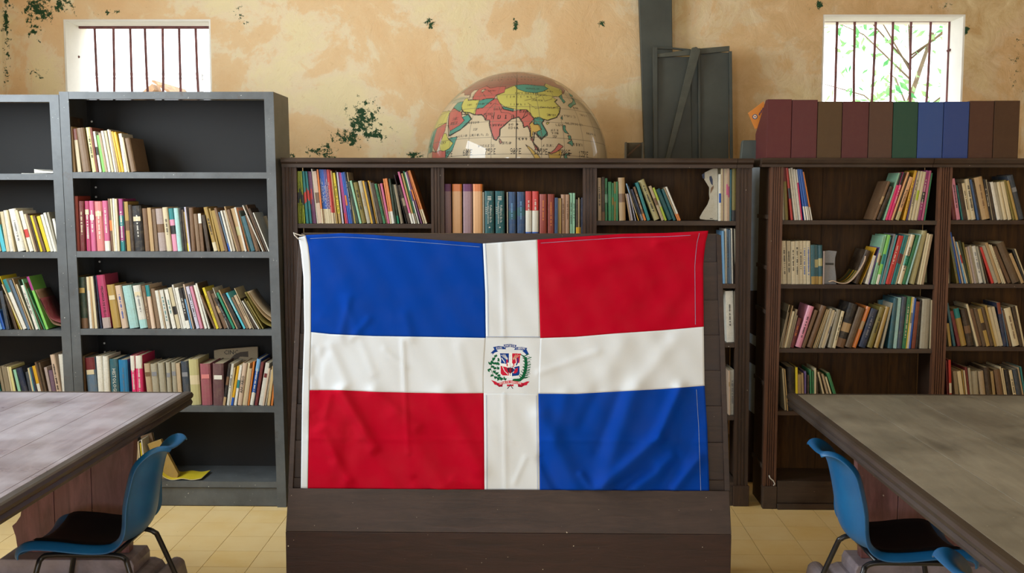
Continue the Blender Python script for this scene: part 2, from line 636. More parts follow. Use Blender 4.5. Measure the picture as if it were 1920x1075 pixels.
# ---------------------------------------------------------------- outside the windows
t = thing('leafy_tree', 'sunlit green tree seen through the barred window above the archive boxes', 'tree', (3.6, 10.4, -.3))
rnd = random.Random(3)
mb = MB()
mb.tube([(0, 0, 0), (.15, 0, 1.6), (0, 0, 2.6), (.25, 0, 3.4)], [.05, .04, .03, .015], 8)
mb.build('trunk', M['trunk'], t, True)
br = MB()
tips = []
for k in range(16):
    a = rnd.uniform(0, 6.28)
    z = rnd.uniform(2.0, 3.2)
    e = Vector((math.cos(a) * rnd.uniform(.5, 1.3), math.sin(a) * .7, z + rnd.uniform(.1, .7)))
    mid = Vector((e.x * .5, e.y * .5, (z + e.z) / 2 + .12))
    br.tube([(0.05, 0, z), mid, e], [.010, .007, .003], 5)
    tips += [mid, e]
tag(br.build('branches', M['trunk'], t, True), kind='stuff')
lf = MB()
for k in range(650):
    c = rnd.choice(tips) + Vector([rnd.gauss(0, .17) for _ in range(3)])
    d = Vector([rnd.gauss(0, 1) for _ in range(3)]).normalized() * rnd.uniform(.035, .07)
    s = d.cross(Vector([rnd.gauss(0, 1) for _ in range(3)])).normalized() * d.length * .38
    lf.add([c - d, c - d * .2 + s, c + d, c - d * .2 - s], [(0, 1, 2), (0, 2, 3)])
tag(lf.build('leaves', M['leaf'], t, fix=False), kind='stuff')
r = thing('yard_railing', 'pale rail seen through the barred window above the steel bookcase', 'railing', (-4.6, 10, -.3))
for px, py in ((0, 0),):
    z1 = at(260, 139, 10).z + .3
    z2 = at(260, 147, 10).z + .3
    MB().box(-1.6, 1.6, -.015, .015, z1 - .012, z1 + .012).build('rail', M['railing'], r)
    MB().box(.55, 1.6, -.015, .015, z2 - .008, z2 + .008).build('rail', M['railing'], r)
    for q in (-1.5, -.2, 1.55):
        MB().box(q - .02, q + .02, -.02, .02, 0, z1).build('post', M['railing'], r)
p = at(335, 168, 9.4)
rf = thing('tin_roof', 'slanting brown roof sheets low outside the barred window above the steel bookcase', 'roof', (p.x, 9.4, -.3))
MB().prism([(-.20, p.z + .3 - .35), (-.12, p.z + .3 - .33), (.28, p.z + .3 - .52), (.26, p.z + .3 - .62)], -.2, .5).build('wall', M['railing'], rf)
mb = MB()
for k in range(8):
    x = -.13 + k * .055
    z = p.z + .3 + .05 - .26 * k / 7
    mb.prism([(x, z), (x + .027, z - .002), (x + .055, z - .037), (x + .055, z - .05), (x, z - .013)], -.3, .5)
mb.build('roof_sheet', M['roof'], rf)
MB().prism([(-.42, p.z + .16), (-.2, p.z + .34), (-.18, p.z + .29), (-.34, p.z + .12)], -.1, .1).build('roof_gable', M['roof'], rf)
# ---------------------------------------------------------------- steel bookcases (racked out of square, as they stand)
def interp_line(pa, pb):
    """x as a function of z through two surveyed points"""
    return lambda z: pa.x + (pb.x - pa.x) * (z - pa.z) / (pb.z - pa.z)


YB_STEEL, YB_CENTRE, YB_RIGHT = Y_STEEL + .02, Y_CENTRE + .03, Y_RIGHT + .03
SH = {}


def shelf_z(key, px, py, Y):
    SH[key] = at(px, py, Y).z
    return SH[key]


for k, py in enumerate((323.3, 471.5, 616.8, 760.2, 901)):
    shelf_z(('L1', k + 1), 320, py, YB_STEEL)
for k, py in enumerate((326.0, 472.5, 618.5, 764, 905)):
    shelf_z(('L0', k + 1), 60, py, YB_STEEL)


def steel_case(name_key, label, xl, xr, ztop, zs, kick):
    c = thing('steel_bookcase', label, 'bookcase', (xl(0), Y_STEEL, 0), 'grey steel bookcases')
    inv = Matrix.Translation(-c.location)
    y0, y1 = Y_STEEL, Y_STEEL + D_STEEL
    fw, th = .046, .012

    def P(name, mb, mat=M['steel']):
        o = mb.build(name, mat, c)
        o.data.transform(inv)
        return o
    for s, X in ((1, xl), (-1, xr)):
        a0, a1 = X(0), X(ztop)
        P('upright', MB().prism([(a0, 0), (a0 + s * fw, 0), (a1 + s * fw, ztop), (a1, ztop)], y0, y0 + th))
        P('side_panel', MB().prism([(a0, 0), (a0 + s * .004, 0), (a1 + s * .004, ztop), (a1, ztop)], y0 + th, y1))
    in_l = lambda z: xl(z) + fw
    in_r = lambda z: xr(z) - fw
    P('back_panel', MB().prism([(xl(0) + .0042, .02), (xr(0) - .0042, .02), (xr(ztop) - .0042, ztop - .0125), (xl(ztop) + .0042, ztop - .0125)], y1 - .006, y1 - .002), M['steel_shade'])
    # top with its folded edge
    z = ztop
    P('top', MB().prism([(in_l(z - .04), z - .035), (in_r(z - .04), z - .035), (in_r(z), z), (in_l(z), z)], y0 + .001, y0 + .013)
      .prism([(xl(z) + .005, z - .012), (xr(z) - .005, z - .012), (xr(z) - .005, z), (xl(z) + .005, z)], y0 + .013, y1 - .007))
    for z in zs:
        P('shelf', MB().prism([(in_l(z), z - .03), (in_r(z), z - .03), (in_r(z), z), (in_l(z), z)], y0 + .001, y0 + .010)
          .prism([(xl(z) + .005, z - .006), (xr(z) - .005, z - .006), (xr(z) - .005, z), (xl(z) + .005, z)], y0 + .010, y1 - .007)
          .prism([(in_l(z), z - .03), (in_r(z), z - .03), (in_r(z), z - .026), (in_l(z), z - .026)], y0 + .010, y0 + .025))
    P('kick_plate', MB().prism([(in_l(0), .004), (in_r(0), .004), (in_r(kick), kick), (in_l(kick), kick)], y0 + .012, y0 + .02))
    return c


ztop = at(320, 172, Y_STEEL).z
l1 = interp_line(at(110.5, 177, Y_STEEL), at(139.5, 744, Y_STEEL))
r1 = interp_line(at(512.5, 175, Y_STEEL), at(537, 950, Y_STEEL))
main_case = steel_case('L1', 'wide open grey steel bookcase standing beside the dark wooden case', l1, r1, ztop, [SH[('L1', k)] for k in range(1, 6)], SH[('L1', 5)] - .035)
r0f = interp_line(at(109.5, 177, Y_STEEL), at(138.5, 744, Y_STEEL))
wid = (r1(1) - l1(1)) * .97
l0f = lambda z: r0f(z) - wid
zt0 = at(60, 177.5, Y_STEEL).z
steel_case('L0', 'grey steel bookcase cut off by the far left edge of the view', l0f, r0f, zt0, [SH[('L0', k)] for k in range(1, 6)], SH[('L0', 5)] - .035)
# white discs painted as light coming through holes in the back sheet
yb = Y_STEEL + D_STEEL - .008
hm = bmesh.new()
for (px, py) in ((172, 228), (179.5, 351.5), (180, 369.5), (186.5, 491), (187.5, 508.5), (195.5, 644), (196.5, 660.5)):
    q = at(px, py, yb)
    hb = MB()
    hb.tube([(q.x, yb, q.z), (q.x, yb + .0015, q.z)], .0052, 12)
    o = hb.build('hole_light', M['hole_disc'], main_case)
    o.data.transform(Matrix.Translation(-main_case.location))


# ---------------------------------------------------------------- wooden bookcases
def fluted(x0, x1, y0, y1, n, depth=.006):
    """outline of a post with n grooves on its front face"""
    pts = [(x0, y1), (x0, y0)]
    w = (x1 - x0)
    g0, g1 = x0 + w * .16, x1 - w * .16
    st = (g1 - g0) / n
    for i in range(n):
        a = g0 + st * i + st * .18
        b_ = g0 + st * (i + 1) - st * .18
        pts += [(a, y0), (a + (b_ - a) * .2, y0 + depth), (b_ - (b_ - a) * .2, y0 + depth), (b_, y0)]
    pts += [(x1, y0), (x1, y1)]
    return pts


def back_boards(case, inv, x0, x1, z0, z1, y, mat, n):
    r = random.Random(int(x0 * 100))
    cuts = sorted([x0 + (x1 - x0) * (i + r.uniform(-.25, .25)) / n for i in range(1, n)])
    xs = [x0] + cuts + [x1]
    for a, b_ in zip(xs, xs[1:]):
        yy = y + r.uniform(0, .004)
        o = MB().box(a + .0004, b_ - .0004, yy, y + .016, z0, z1).build('back_board', mat, case)
        o.data.transform(inv)
    o = MB().box(x0, x1, y + .0163, y + .0175, z0, z1).build('backing', M['case_wood'], case)  # unseen sheet added to block wall light between the boards
    o.data.transform(inv)


# centre case
for key, px, py in ((('CL', 1), 680, 419.6), (('CM', 1), 960, 439.2), (('CR', 1), 1245, 414.3), (('CR', 2), 1357, 532), (('CR', 3), 1357, 642.5), (('CR', 4), 1357, 778.5)):
    shelf_z(key, px, py, YB_CENTRE)
yc0, yc1 = Y_CENTRE, Y_CENTRE + D_CENTRE
C1 = thing('wooden_bookcase', 'low dark brown wooden bookcase with moulded top under the globe', 'bookcase', (at(970, 900, Y_CENTRE).x, Y_CENTRE, 0), 'wooden bookcases')
invc = Matrix.Translation(-C1.location)


def PC(name, mb, mat, bevel=0):
    o = mb.build(name, mat, C1, bevel=bevel)
    o.data.transform(invc)
    return o


ZC0 = at(970, 313, Y_CENTRE).z
ZC1 = at(970, 296.5, Y_CENTRE - .03).z
posts = [(529, 556, 541, 566), (808, 832.5, 812, 836), (1093, 1119, 1092, 1116), (1381.5, 1410, 1376, 1402)]
pw = []
for (a, b_, c_, d_) in posts:
    A, B = at(a, 330, Y_CENTRE), at(b_, 330, Y_CENTRE)
    Cc, D = at(c_, 900, Y_CENTRE), at(d_, 900, Y_CENTRE)
    fa, fb = interp_line(A, Cc), interp_line(B, D)
    pw.append((fa, fb))
    y_end = yc0 + .03
    z0 = .105
    mb = MB()
    lo = fluted(fa(z0), fb(z0), yc0, y_end, 3, .004)
    hi = fluted(fa(ZC0), fb(ZC0), yc0, y_end, 3, .004)
    n = len(lo)
    vs = [(p[0], p[1], z0) for p in lo] + [(p[0], p[1], ZC0) for p in hi]
    mb.add(vs, [tuple(range(n)), tuple(range(2 * n - 1, n - 1, -1))] + [(i, i + n, (i + 1) % n + n, (i + 1) % n) for i in range(n)])
    PC('post', mb, M['case_wood'])
    PC('plinth_block', MB().box(fa(0) - .006, fb(0) + .006, yc0 - .012, yc0 + .03, 0, z0), M['case_wood'], .004)
    PC('partition', MB().prism([((fa(0) + fb(0)) / 2 - .01, 0), ((fa(0) + fb(0)) / 2 + .01, 0), ((fa(ZC0) + fb(ZC0)) / 2 + .01, ZC0), ((fa(ZC0) + fb(ZC0)) / 2 - .01, ZC0)], yc0 + .03, yc1 - .02), M['case_wood'])
xl_c, xr_c = at(526.5, 300, Y_CENTRE - .03).x, at(1413.5, 300, Y_CENTRE - .03).x
# moulded cornice, in two lengths as it is
prof = [(yc0 - .018, ZC0 - .004), (yc0 - .018, ZC0 + .012), (yc0 - .034, ZC0 + .022), (yc0 - .036, ZC1 - .010), (yc0 - .030, ZC1), (yc1, ZC1), (yc1, ZC0), (yc0 + .03, ZC0), (yc0 + .03, ZC0 - .004)]
xm = at(1383, 300, Y_CENTRE - .03).x
PC('cornice', MB().prism_x(prof, xl_c, xm - .001), M['case_wood_h'])
PC('cornice', MB().prism_x(prof, xm + .001, xr_c), M['case_wood_h'])
bays = [(pw[0][1], pw[1][0], 'CL'), (pw[1][1], pw[2][0], 'CM'), (pw[2][1], pw[3][0], 'CR')]
pmid = [(p[0](1) + p[1](1)) / 2 for p in pw]
for i, (fl, fr, key) in enumerate(bays):
    zs = [SH[(key, 1)]] + [SH[('CR', k)] for k in (2, 3, 4)] + [.12]
    for z in zs:
        PC('shelf', MB().box(pmid[i] + .012, pmid[i + 1] - .012, yc0 + .033, yc1 - .018, z - .022, z)
           .box(fl(z), fr(z), yc0 + .008, yc0 + .033, z - .022, z), M['case_wood_h'])
    # upper rail under the cornice
    PC('top_rail', MB().box(fl(ZC0), fr(ZC0), yc0 + .006, yc0 + .028, ZC0 - .006, ZC0), M['case_wood_h'])
    back_boards(C1, invc, pmid[i] + .011, pmid[i + 1] - .011, .02, ZC0 - .0005, yc1 - .017, M['back_wood'], 5)
    PC('plinth', MB().box(fl(0) + .007, fr(0) - .007, yc0, yc0 + .02, 0, .098), M['case_wood_h'])

# right-hand case
for key, px, py in ((('R1', 1), 1605, 413.5), (('R1', 2), 1605, 533.6), (('R1', 3), 1605, 653.6), (('R1', 4), 1605, 771),
                    (('R2', 1), 1850, 413.0), (('R2', 2), 1850, 532), (('R2', 3), 1850, 650), (('R2', 4), 1850, 771)):
    shelf_z(key, px, py, YB_RIGHT)
yr0, yr1 = Y_RIGHT, Y_RIGHT + D_RIGHT
C2 = thing('wooden_bookcase', 'reddish brown wooden bookcase with fluted posts below the archive boxes', 'bookcase', (at(1440, 900, Y_RIGHT).x, Y_RIGHT, 0), 'wooden bookcases')
invr = Matrix.Translation(-C2.location)


def PR(name, mb, mat, bevel=0):
    o = mb.build(name, mat, C2, bevel=bevel)
    o.data.transform(invr)
    return o


ZR0 = at(1600, 312, Y_RIGHT).z
ZR1 = at(1600, 296.5, Y_RIGHT - .02).z
a = at(1437.5, 640, Y_RIGHT).x
b_ = at(1461.5, 640, Y_RIGHT).x
c_ = at(1749.5, 640, Y_RIGHT).x
d_ = at(1774, 640, Y_RIGHT).x
pitch_ = (c_ + d_) / 2 - (a + b_) / 2
xend = XR - .06
pr = [(a, b_), (c_, d_), (min(c_ + pitch_, xend - (b_ - a)), min(d_ + pitch_, xend))]
for (p0, p1) in pr:
    PR('post', MB().prism_z(fluted(p0, p1, yr0, yr0 + .03, 4, .008), .115, ZR0), M['right_wood'])
    PR('plinth_block', MB().box(p0 - .004, p1 + .004, yr0 - .010, yr0 + .03, 0, .115), M['case_wood_h'], .004)
PR('side_panel', MB().box(a + .004, a + .022, yr0 + .03, yr1 - .005, 0, ZR0), M['case_wood'])
for k in range(5):
    z = (.2, .62, .98, 1.2, 1.45)[k]
    PR('side_batten', MB().box(a - .004, a + .004, yr0 + .03, yr1 - .005, z, z + .02), M['case_wood_h'])
xp = (pr[1][0] + pr[1][1]) / 2
PR('partition', MB().box(xp - .01, xp + .01, yr0 + .03, yr1 - .02, 0, ZR0), M['case_wood'])
PR('side_panel', MB().box(pr[2][1] - .02, pr[2][1] - .002, yr0 + .03, yr1 - .005, 0, ZR0), M['case_wood'])
xl_r = at(1429, 300, Y_RIGHT - .02).x
prof = [(yr0 - .012, ZR0 - .004), (yr0 - .012, ZR0 + .008), (yr0 - .022, ZR0 + .016), (yr0 - .028, ZR1 - .008), (yr0 - .024, ZR1), (yr1, ZR1), (yr1, ZR0), (yr0 + .03, ZR0), (yr0 + .03, ZR0 - .004)]
xm = at(1751, 300, Y_RIGHT - .02).x
PR('cornice', MB().prism_x(prof, xl_r, xm - .001), M['case_wood_h'])
PR('cornice', MB().prism_x(prof, xm + .001, xend + .02), M['case_wood_h'])
for key, x0, x1, xa, xb in (('R1', pr[0][1], pr[1][0], a + .023, xp - .011), ('R2', pr[1][1], pr[2][0], xp + .011, pr[2][1] - .021)):
    for k in (1, 2, 3, 4):
        z = SH[(key, k)]
        PR('shelf', MB().box(xa, xb, yr0 + .032, yr1 - .02, z - .02, z).box(x0, x1, yr0 + .012, yr0 + .032, z - .02, z), M['case_wood_h'])
    zb_ = at(1600, 903, Y_RIGHT).z
    PR('shelf', MB().box(xa, xb, yr0 + .02, yr1 - .02, zb_ - .03, zb_), M['case_wood_h'])
    PR('plinth', MB().box(x0 + .005, x1 - .005, yr0 - .008, yr0 + .02, .03, zb_ + .001), M['case_wood_h'], .003)
    PR('plinth_foot', MB().box(x0 + .005, x1 - .005, yr0 - .022, yr0 + .02, 0, .029), M['case_wood_h'], .003)
    back_boards(C2, invr, xa, xb, .02, ZR0 - .0005, yr1 - .018, M['back_wood'], 5)

# things jammed in the gap between the two wooden cases
YG = 5.74
g0, g1 = at(1402, 545, YG), at(1420, 300, YG)
GB = thing('leaning_board', 'tall dark board with pale blue grey sheets, in the gap between the wooden bookcases', 'board', (g0.x, YG, 0))
gt_ = at(1404, 264, YG).z
q = MB().box(0, g1.x - g0.x + .05, 0, .02, 0, gt_).build('backing', M['case_wood'], GB)
for (a0, a1, lo) in ((266, 545, 0), (622, 653, 14), (676, 780, 16)):
    zt2, zb2 = at(1404, a0, YG).z, at(1416, a1, YG).z
    dz2 = lo / 2000 * YG
    w2_ = g1.x - g0.x + .045
    MB().prism([(.002, zb2 + dz2), (w2_, zb2 - dz2 * .3), (w2_, zt2 - dz2), (.002, zt2)], -.005, -.0005).build('sheet', M['bluepaper'], GB)

# ---------------------------------------------------------------- display rack that carries the flag
YK = 3.97
k0, k1 = at(535.5, 1000, YK), at(1371.5, 1001, YK)
kt0, kt1 = at(540, 917, YK + .06), at(1370, 920, YK + .06)
RK = thing('display_rack', 'dark wooden stepped display rack that carries the flag', 'rack', ((k0.x + k1.x) / 2, YK, 0))
invk = Matrix.Translation(-RK.location)


def PK(name, mb, mat=M['rack_wood'], bevel=0):
    o = mb.build(name, mat, RK, bevel=bevel)
    o.data.transform(invk)
    return o


zf = (k0.z + k1.z) / 2
zt_ = (kt0.z + kt1.z) / 2
PK('base_front', MB().box(k0.x, k1.x, YK, YK + .022, .0, zf), M['rack_front_shade'], .002)
PK('ledge', MB().prism_x([(YK + .001, zf + .001), (YK + .061, zt_), (YK + .075, zt_ - .012), (YK + .023, zf - .004)], k0.x, k1.x), bevel=.002)
for x in (k0.x, k1.x - .022):
    PK('base_side', MB().box(x, x + .022, YK + .024, YK + .42, 0, zf - .02))
PK('base_back', MB().box(k0.x + .023, k1.x - .023, YK + .40, YK + .42, 0, zf))
# sloping plane of the rack: Y = ra + rb * Z
yb0, yb1 = YK + .085, YK + .25
zb0 = at(950, 925, yb0).z
zb1 = at(950, 438, yb1).z
rb = (yb1 - yb0) / (zb1 - zb0)
ra = yb0 - rb * zb0


def onrack(px, py, off=0.0):
    d = ray(px, py)
    t = (ra + off + rb * CAM.z) / (d.y - rb * d.z)
    return CAM + d * t


steps = [930, 895, 825, 757, 691, 625, 560, 489, 441]
L_, R_ = lambda z: 0, 0
for y_a, y_b in zip(steps, steps[1:]):
    la, lb = onrack(547 + (930 - y_a) * .03, y_a), onrack(547 + (930 - y_b) * .03, y_b)
    rA, rB = onrack(1362 - (930 - y_a) * .03, y_a), onrack(1362 - (930 - y_b) * .03, y_b)
    za, zb = la.z, lb.z
    pts = [(la.y, za), (lb.y - .012, zb), (lb.y + .006, zb), (la.y + .018, za)]
    x0a, x0b, x1a, x1b = la.x, lb.x, rA.x, rB.x
    vs = []
    for (x0, x1) in ((x0a, x1a), (x0b, x1b)):
        pass
    mb = MB()
    mb.add([(x0a, pts[0][0], za), (x0b, pts[1][0], zb), (x0b, pts[2][0] + .012, zb), (x0a, pts[3][0], za),
            (x1a, pts[0][0], za), (x1b, pts[1][0], zb), (x1b, pts[2][0] + .012, zb), (x1a, pts[3][0], za)],
           [(0, 1, 2, 3), (7, 6, 5, 4), (0, 4, 5, 1), (1, 5, 6, 2), (2, 6, 7, 3), (3, 7, 4, 0)])
    PK('step_board', mb)
for (xa, xb, xc, xd, ya, yb_) in ((540, 549, 560, 569, 918, 452), (1359, 1369, 1343.5, 1352, 921, 441)):
    q = [onrack(xa, ya, -.022), onrack(xb, ya, -.022), onrack(xd, yb_, -.022), onrack(xc, yb_, -.022)]
    mb = MB()
    vs = [tuple(v) for v in q] + [(v.x, v.y + .06, v.z) for v in q]
    mb.add(vs, [(0, 1, 2, 3), (7, 6, 5, 4), (0, 4, 5, 1), (1, 5, 6, 2), (2, 6, 7, 3), (3, 7, 4, 0)])
    PK('side_rail', mb, bevel=.0015)
tp = [onrack(566, 438.5, .0), onrack(1347, 438.5, .0)]
PK('top_rail', MB().box(tp[0].x, tp[1].x, tp[0].y - .012, tp[0].y + .05, onrack(950, 443).z, onrack(950, 438.5).z))
PK('back_panel', MB().prism_x([(yb0 + .05, zb0), (yb1 + .022, zb1 - .03), (yb1 + .03, zb1 - .03), (yb0 + .10, .3), (yb0 + .08, .3)], k0.x + .07, k1.x - .07))
# ---------------------------------------------------------------- a small painter for flat print
FONT = {'A': '0E11111F111111', 'B': '1E11111E11111E', 'C': '0E11101010110E', 'D': '1E11111111111E', 'E': '1F10101E10101F', 'F': '1F10101E101010',
        'G': '0E11101711110F', 'H': '1111111F111111', 'I': '0E04040404040E', 'K': '11121418141211', 'L': '1010101010101F', 'M': '111B1515111111',
        'N': '11191513111111', 'O': '0E11111111110E', 'P': '1E11111E101010', 'R': '1E11111E141211', 'S': '0F10100E01011E', 'T': '1F040404040404',
        'U': '1111111111110E', 'V': '11111111110A04', 'W': '1111111515150A', 'Y': '11110A04040404', 'Z': '1F01020408101F', '0': '0E11131519110E',
        '1': '040C040404040E', '2': '0E11010204081F', '3': '1F02040201110E', '4': '02060A121F0202', '5': '1F101E0101110E', '6': '0608101E11110E',
        '7': '1F010204080808', '9': '0E11110F01020C', 'o': '0C12120C000000', ' ': '00000000000000', 'J': '0702020202120C'}


class Canvas:
    def __init__(s, x0, y0, x1, y1, nx, ny, col):
        s.x0, s.y0, s.x1, s.y1, s.nx, s.ny = x0, y0, x1, y1, nx, ny
        s.X, s.Y = np.meshgrid(np.linspace(x0, x1, nx), np.linspace(y0, y1, ny))
        s.c = np.empty((ny, nx, 4), np.float32)
        s.c[:] = (*col, 1) if len(col) == 3 else col

    def inside(s, pts):
        X, Y = s.X, s.Y
        m = np.zeros(X.shape, bool)
        n = len(pts)
        for i in range(n):
            xa, ya = pts[i]
            xb, yb = pts[(i + 1) % n]
            if ya == yb:
                continue
            m ^= ((ya > Y) != (yb > Y)) & (X < (xb - xa) * (Y - ya) / (yb - ya) + xa)
        return m

    def poly(s, pts, col):
        s.c[s.inside(pts)] = (*col, 1) if len(col) == 3 else col

    def line(s, pts, w, col, close=False):
        pts = list(pts) + ([pts[0]] if close else [])
        for (xa, ya), (xb, yb) in zip(pts, pts[1:]):
            dx, dy = xb - xa, yb - ya
            L2 = dx * dx + dy * dy + 1e-9
            t = np.clip(((s.X - xa) * dx + (s.Y - ya) * dy) / L2, 0, 1)
            m = (s.X - xa - t * dx) ** 2 + (s.Y - ya - t * dy) ** 2 < (w / 2) ** 2
            s.c[m] = (*col, 1) if len(col) == 3 else col

    def disc(s, x, y, rx, ry, col, ang=0):
        c_, s_ = math.cos(ang), math.sin(ang)
        u = (s.X - x) * c_ + (s.Y - y) * s_
        v = -(s.X - x) * s_ + (s.Y - y) * c_
        s.c[(u / rx) ** 2 + (v / ry) ** 2 < 1] = (*col, 1) if len(col) == 3 else col

    def text(s, cx, cy, txt, h, col, wide=1.0, arc=0.0, up=-1, slant=0.0):
        """centred text; arc bends it, slant climbs; up = -1 when y grows downward"""
        u = h / 7
        total = len(txt) * 6 * u * wide
        for i, chh in enumerate(txt):
            rows = FONT.get(chh, FONT[' '])
            for r in range(7):
                bits = int(rows[2 * r:2 * r + 2], 16)
                for k in range(5):
                    if bits >> (4 - k) & 1:
                        x = -total / 2 + (i * 6 + k + .5) * u * wide
                        y = (r - 3) * u
                        yy = cy + (-up) * y + arc * (x / (total / 2)) ** 2 + slant * x
                        xx = cx + x
                        m = (abs(s.X - xx) <= .56 * u * wide) & (abs(s.Y - yy) <= .56 * u)
                        s.c[m] = (*col, 1)


# ---------------------------------------------------------------- the flag
ROW = [([560, 575, 640, 700, 780, 905, 1008, 1100, 1170, 1250, 1325, 1340], [446, 441, 437.5, 440.5, 447, 457, 449.5, 443, 438.5, 437, 433, 433]),
       ([560, 583, 620, 700, 800, 907, 1010, 1080, 1150, 1240, 1319, 1335], [622, 623, 627, 630.5, 632, 634, 634.5, 632, 626, 620, 613, 612]),
       ([560, 582, 640, 700, 780, 850, 905, 1008, 1080, 1150, 1240, 1322, 1335], [731, 732, 732, 735, 737, 738, 737.5, 738.5, 739, 735, 730, 723.5, 723]),
       ([560, 577, 908, 1012, 1330, 1340], [915.5, 916.5, 919, 919.5, 920.5, 921])]
COLX = [([436, 445, 460, 490, 520, 620, 740, 917], [571, 574, 578, 581.5, 583, 583, 580, 577]),
        ([440, 457, 550, 633, 700, 737, 830, 919], [905, 905.5, 910, 911, 907, 907, 908, 908.5]),
        ([440, 449, 550, 634, 700, 738, 830, 919], [1007, 1007.5, 1010.5, 1013, 1010, 1009.5, 1011, 1012]),
        ([433, 440, 455, 480, 500, 613, 722, 800, 921], [1328, 1327, 1323, 1320, 1318.5, 1319.5, 1321, 1326, 1330])]
HOIST = ([436, 446, 470, 520, 620, 740, 917], [556, 559.5, 564, 569, 570.5, 566.5, 564])
# folds: (x0, y0, x1, y1, width px, height m)
FOLDS = [(600, 600, 640, 636, 14, .004), (655, 560, 640, 625, 9, .004), (690, 600, 660, 634, 8, .004), (760, 590, 770, 634, 12, .004),
         (590, 480, 680, 560, 40, .006), (645, 560, 700, 700, 10, .003), (620, 650, 650, 720, 12, .005), (610, 660, 590, 700, 10, -.004),
         (640, 735, 700, 840, 13, .013), (600, 810, 650, 900, 14, .012), (690, 830, 760, 905, 16, -.008), (660, 800, 640, 900, 18, -.008),
         (700, 735, 780, 800, 14, .008), (755, 640, 765, 850, 5, .004), (740, 780, 830, 910, 20, .008), (780, 900, 800, 921, 8, -.008),
         (830, 740, 900, 880, 20, .007), (850, 900, 900, 912, 10, .006), (620, 740, 610, 780, 8, .004), (590, 780, 620, 860, 10, -.006),
         (1190, 730, 1130, 905, 22, .013), (1275, 730, 1235, 820, 14, .016), (1235, 820, 1130, 915, 15, .016), (1300, 790, 1250, 915, 16, -.012),
         (1260, 860, 1190, 918, 16, .012), (1310, 860, 1265, 915, 12, .012), (1220, 880, 1150, 918, 12, -.012), (1015, 780, 1080, 915, 22, .011),
         (1060, 740, 1040, 830, 16, .006), (1120, 735, 1090, 800, 14, -.006), (1160, 740, 1120, 850, 12, -.006), (1015, 860, 1045, 920, 8, -.010),
         (1090, 890, 1110, 921, 8, .008), (1240, 540, 1180, 615, 26, -.005), (1290, 560, 1250, 630, 20, -.005), (1180, 620, 1140, 700, 22, .005),
         (1260, 640, 1200, 720, 18, .006), (1330, 433, 1230, 455, 8, .005), (1330, 433, 1050, 520, 18, .004), (1010, 490, 1310, 478, 20, .003),
         (1010, 700, 1120, 660, 8, .003), (945, 740, 948, 918, 4, .003), (920, 800, 960, 830, 6, .002), (985, 860, 965, 905, 6, .003),
         (940, 450, 945, 630, 4, .003), (580, 822, 905, 826, 5, .002), (1012, 826, 1326, 829, 5, .003), (590, 655, 600, 735, 8, -.004),
         (720, 655, 760, 690, 6, .003), (860, 650, 880, 735, 12, .003)]


def flag_off(px, py):
    off = np.full(px.shape, .0, np.float64)
    for (x0, y0, x1, y1, w, h) in FOLDS:
        dx, dy = x1 - x0, y1 - y0
        L2 = dx * dx + dy * dy
        tt = ((px - x0) * dx + (py - y0) * dy) / L2
        t = np.clip(tt, 0, 1)
        d2 = (px - x0 - t * dx) ** 2 + (py - y0 - t * dy) ** 2
        off += h * (1.65 if h > .006 else 1.15) * np.exp(-d2 / (w * w * .75))
    off += .0018 * np.sin(px * .045 + py * .02) * np.clip((py - 460) / 300, 0, 1)
    off += .0010 * np.sin(px * .11 - py * .06)
    return np.maximum(off, -.006)


def flag_grid(u, v):
    """u, v arrays in [0,3] over the seams -> pixel coordinates, u < 0 is the hoist band"""
    U, V = np.meshgrid(u, v)
    r = np.clip(np.floor(V), 0, 2).astype(int)
    c = np.clip(np.floor(U), 0, 2).astype(int)
    fv, fu = V - r, U - c
    X = 580 + U / 3 * 740
    Y = 440 + V / 3 * 480
    for _ in range(6):
        R = np.stack([np.interp(X, *ROW[k]) for k in range(4)])
        Y = np.take_along_axis(R, r[None], 0)[0] * (1 - fv) + np.take_along_axis(R, (r + 1)[None], 0)[0] * fv
        Cx = np.stack([np.interp(Y, *COLX[k]) for k in range(4)])
        xa = np.take_along_axis(Cx, c[None], 0)[0]
        xb = np.take_along_axis(Cx, (c + 1)[None], 0)[0]
        H = np.interp(Y, *HOIST)
        X = np.where(U < 0, Cx[0] + U * (Cx[0] - H), xa * (1 - fu) + xb * fu)
    return X, Y


def flag_world(X, Y, lift=0.0):
    R = np.array(RM)
    dl = np.stack([(X - CW) / F, -(Y - CH) / F, -np.ones_like(X)], -1)
    d = dl @ R.T
    off = flag_off(X, Y)
    # the cloth hangs just clear of the step boards and stands off a little in the middle of each span
    a = ra - .022 - lift - off
    t = (a + rb * CAM.z) / (d[..., 1] - rb * d[..., 2])
    return np.array(CAM) + d * t[..., None]


def grid_mesh(name, P, attr=None, thick=False):
    ny, nx, _ = P.shape
    me = bpy.data.meshes.new(name)
    idx = np.arange(nx * ny).reshape(ny, nx)
    f = np.stack([idx[1:, :-1], idx[1:, 1:], idx[:-1, 1:], idx[:-1, :-1]], -1).reshape(-1, 4)
    me.vertices.add(nx * ny)
    me.vertices.foreach_set('co', P.reshape(-1).astype(np.float32))
    me.loops.add(f.size)
    me.loops.foreach_set('vertex_index', f.reshape(-1).astype(np.int32))
    me.polygons.add(len(f))
    me.polygons.foreach_set('loop_start', np.arange(0, f.size, 4, dtype=np.int32))
    me.polygons.foreach_set('loop_total', np.full(len(f), 4, np.int32))
    me.polygons.foreach_set('use_smooth', np.ones(len(f), bool))
    me.update(calc_edges=True)
    me.validate()
    if attr is not None:
        ca = me.color_attributes.new(attr[0], 'FLOAT_COLOR', 'POINT')
        ca.data.foreach_set('color', attr[1].reshape(-1).astype(np.float32))
    return me


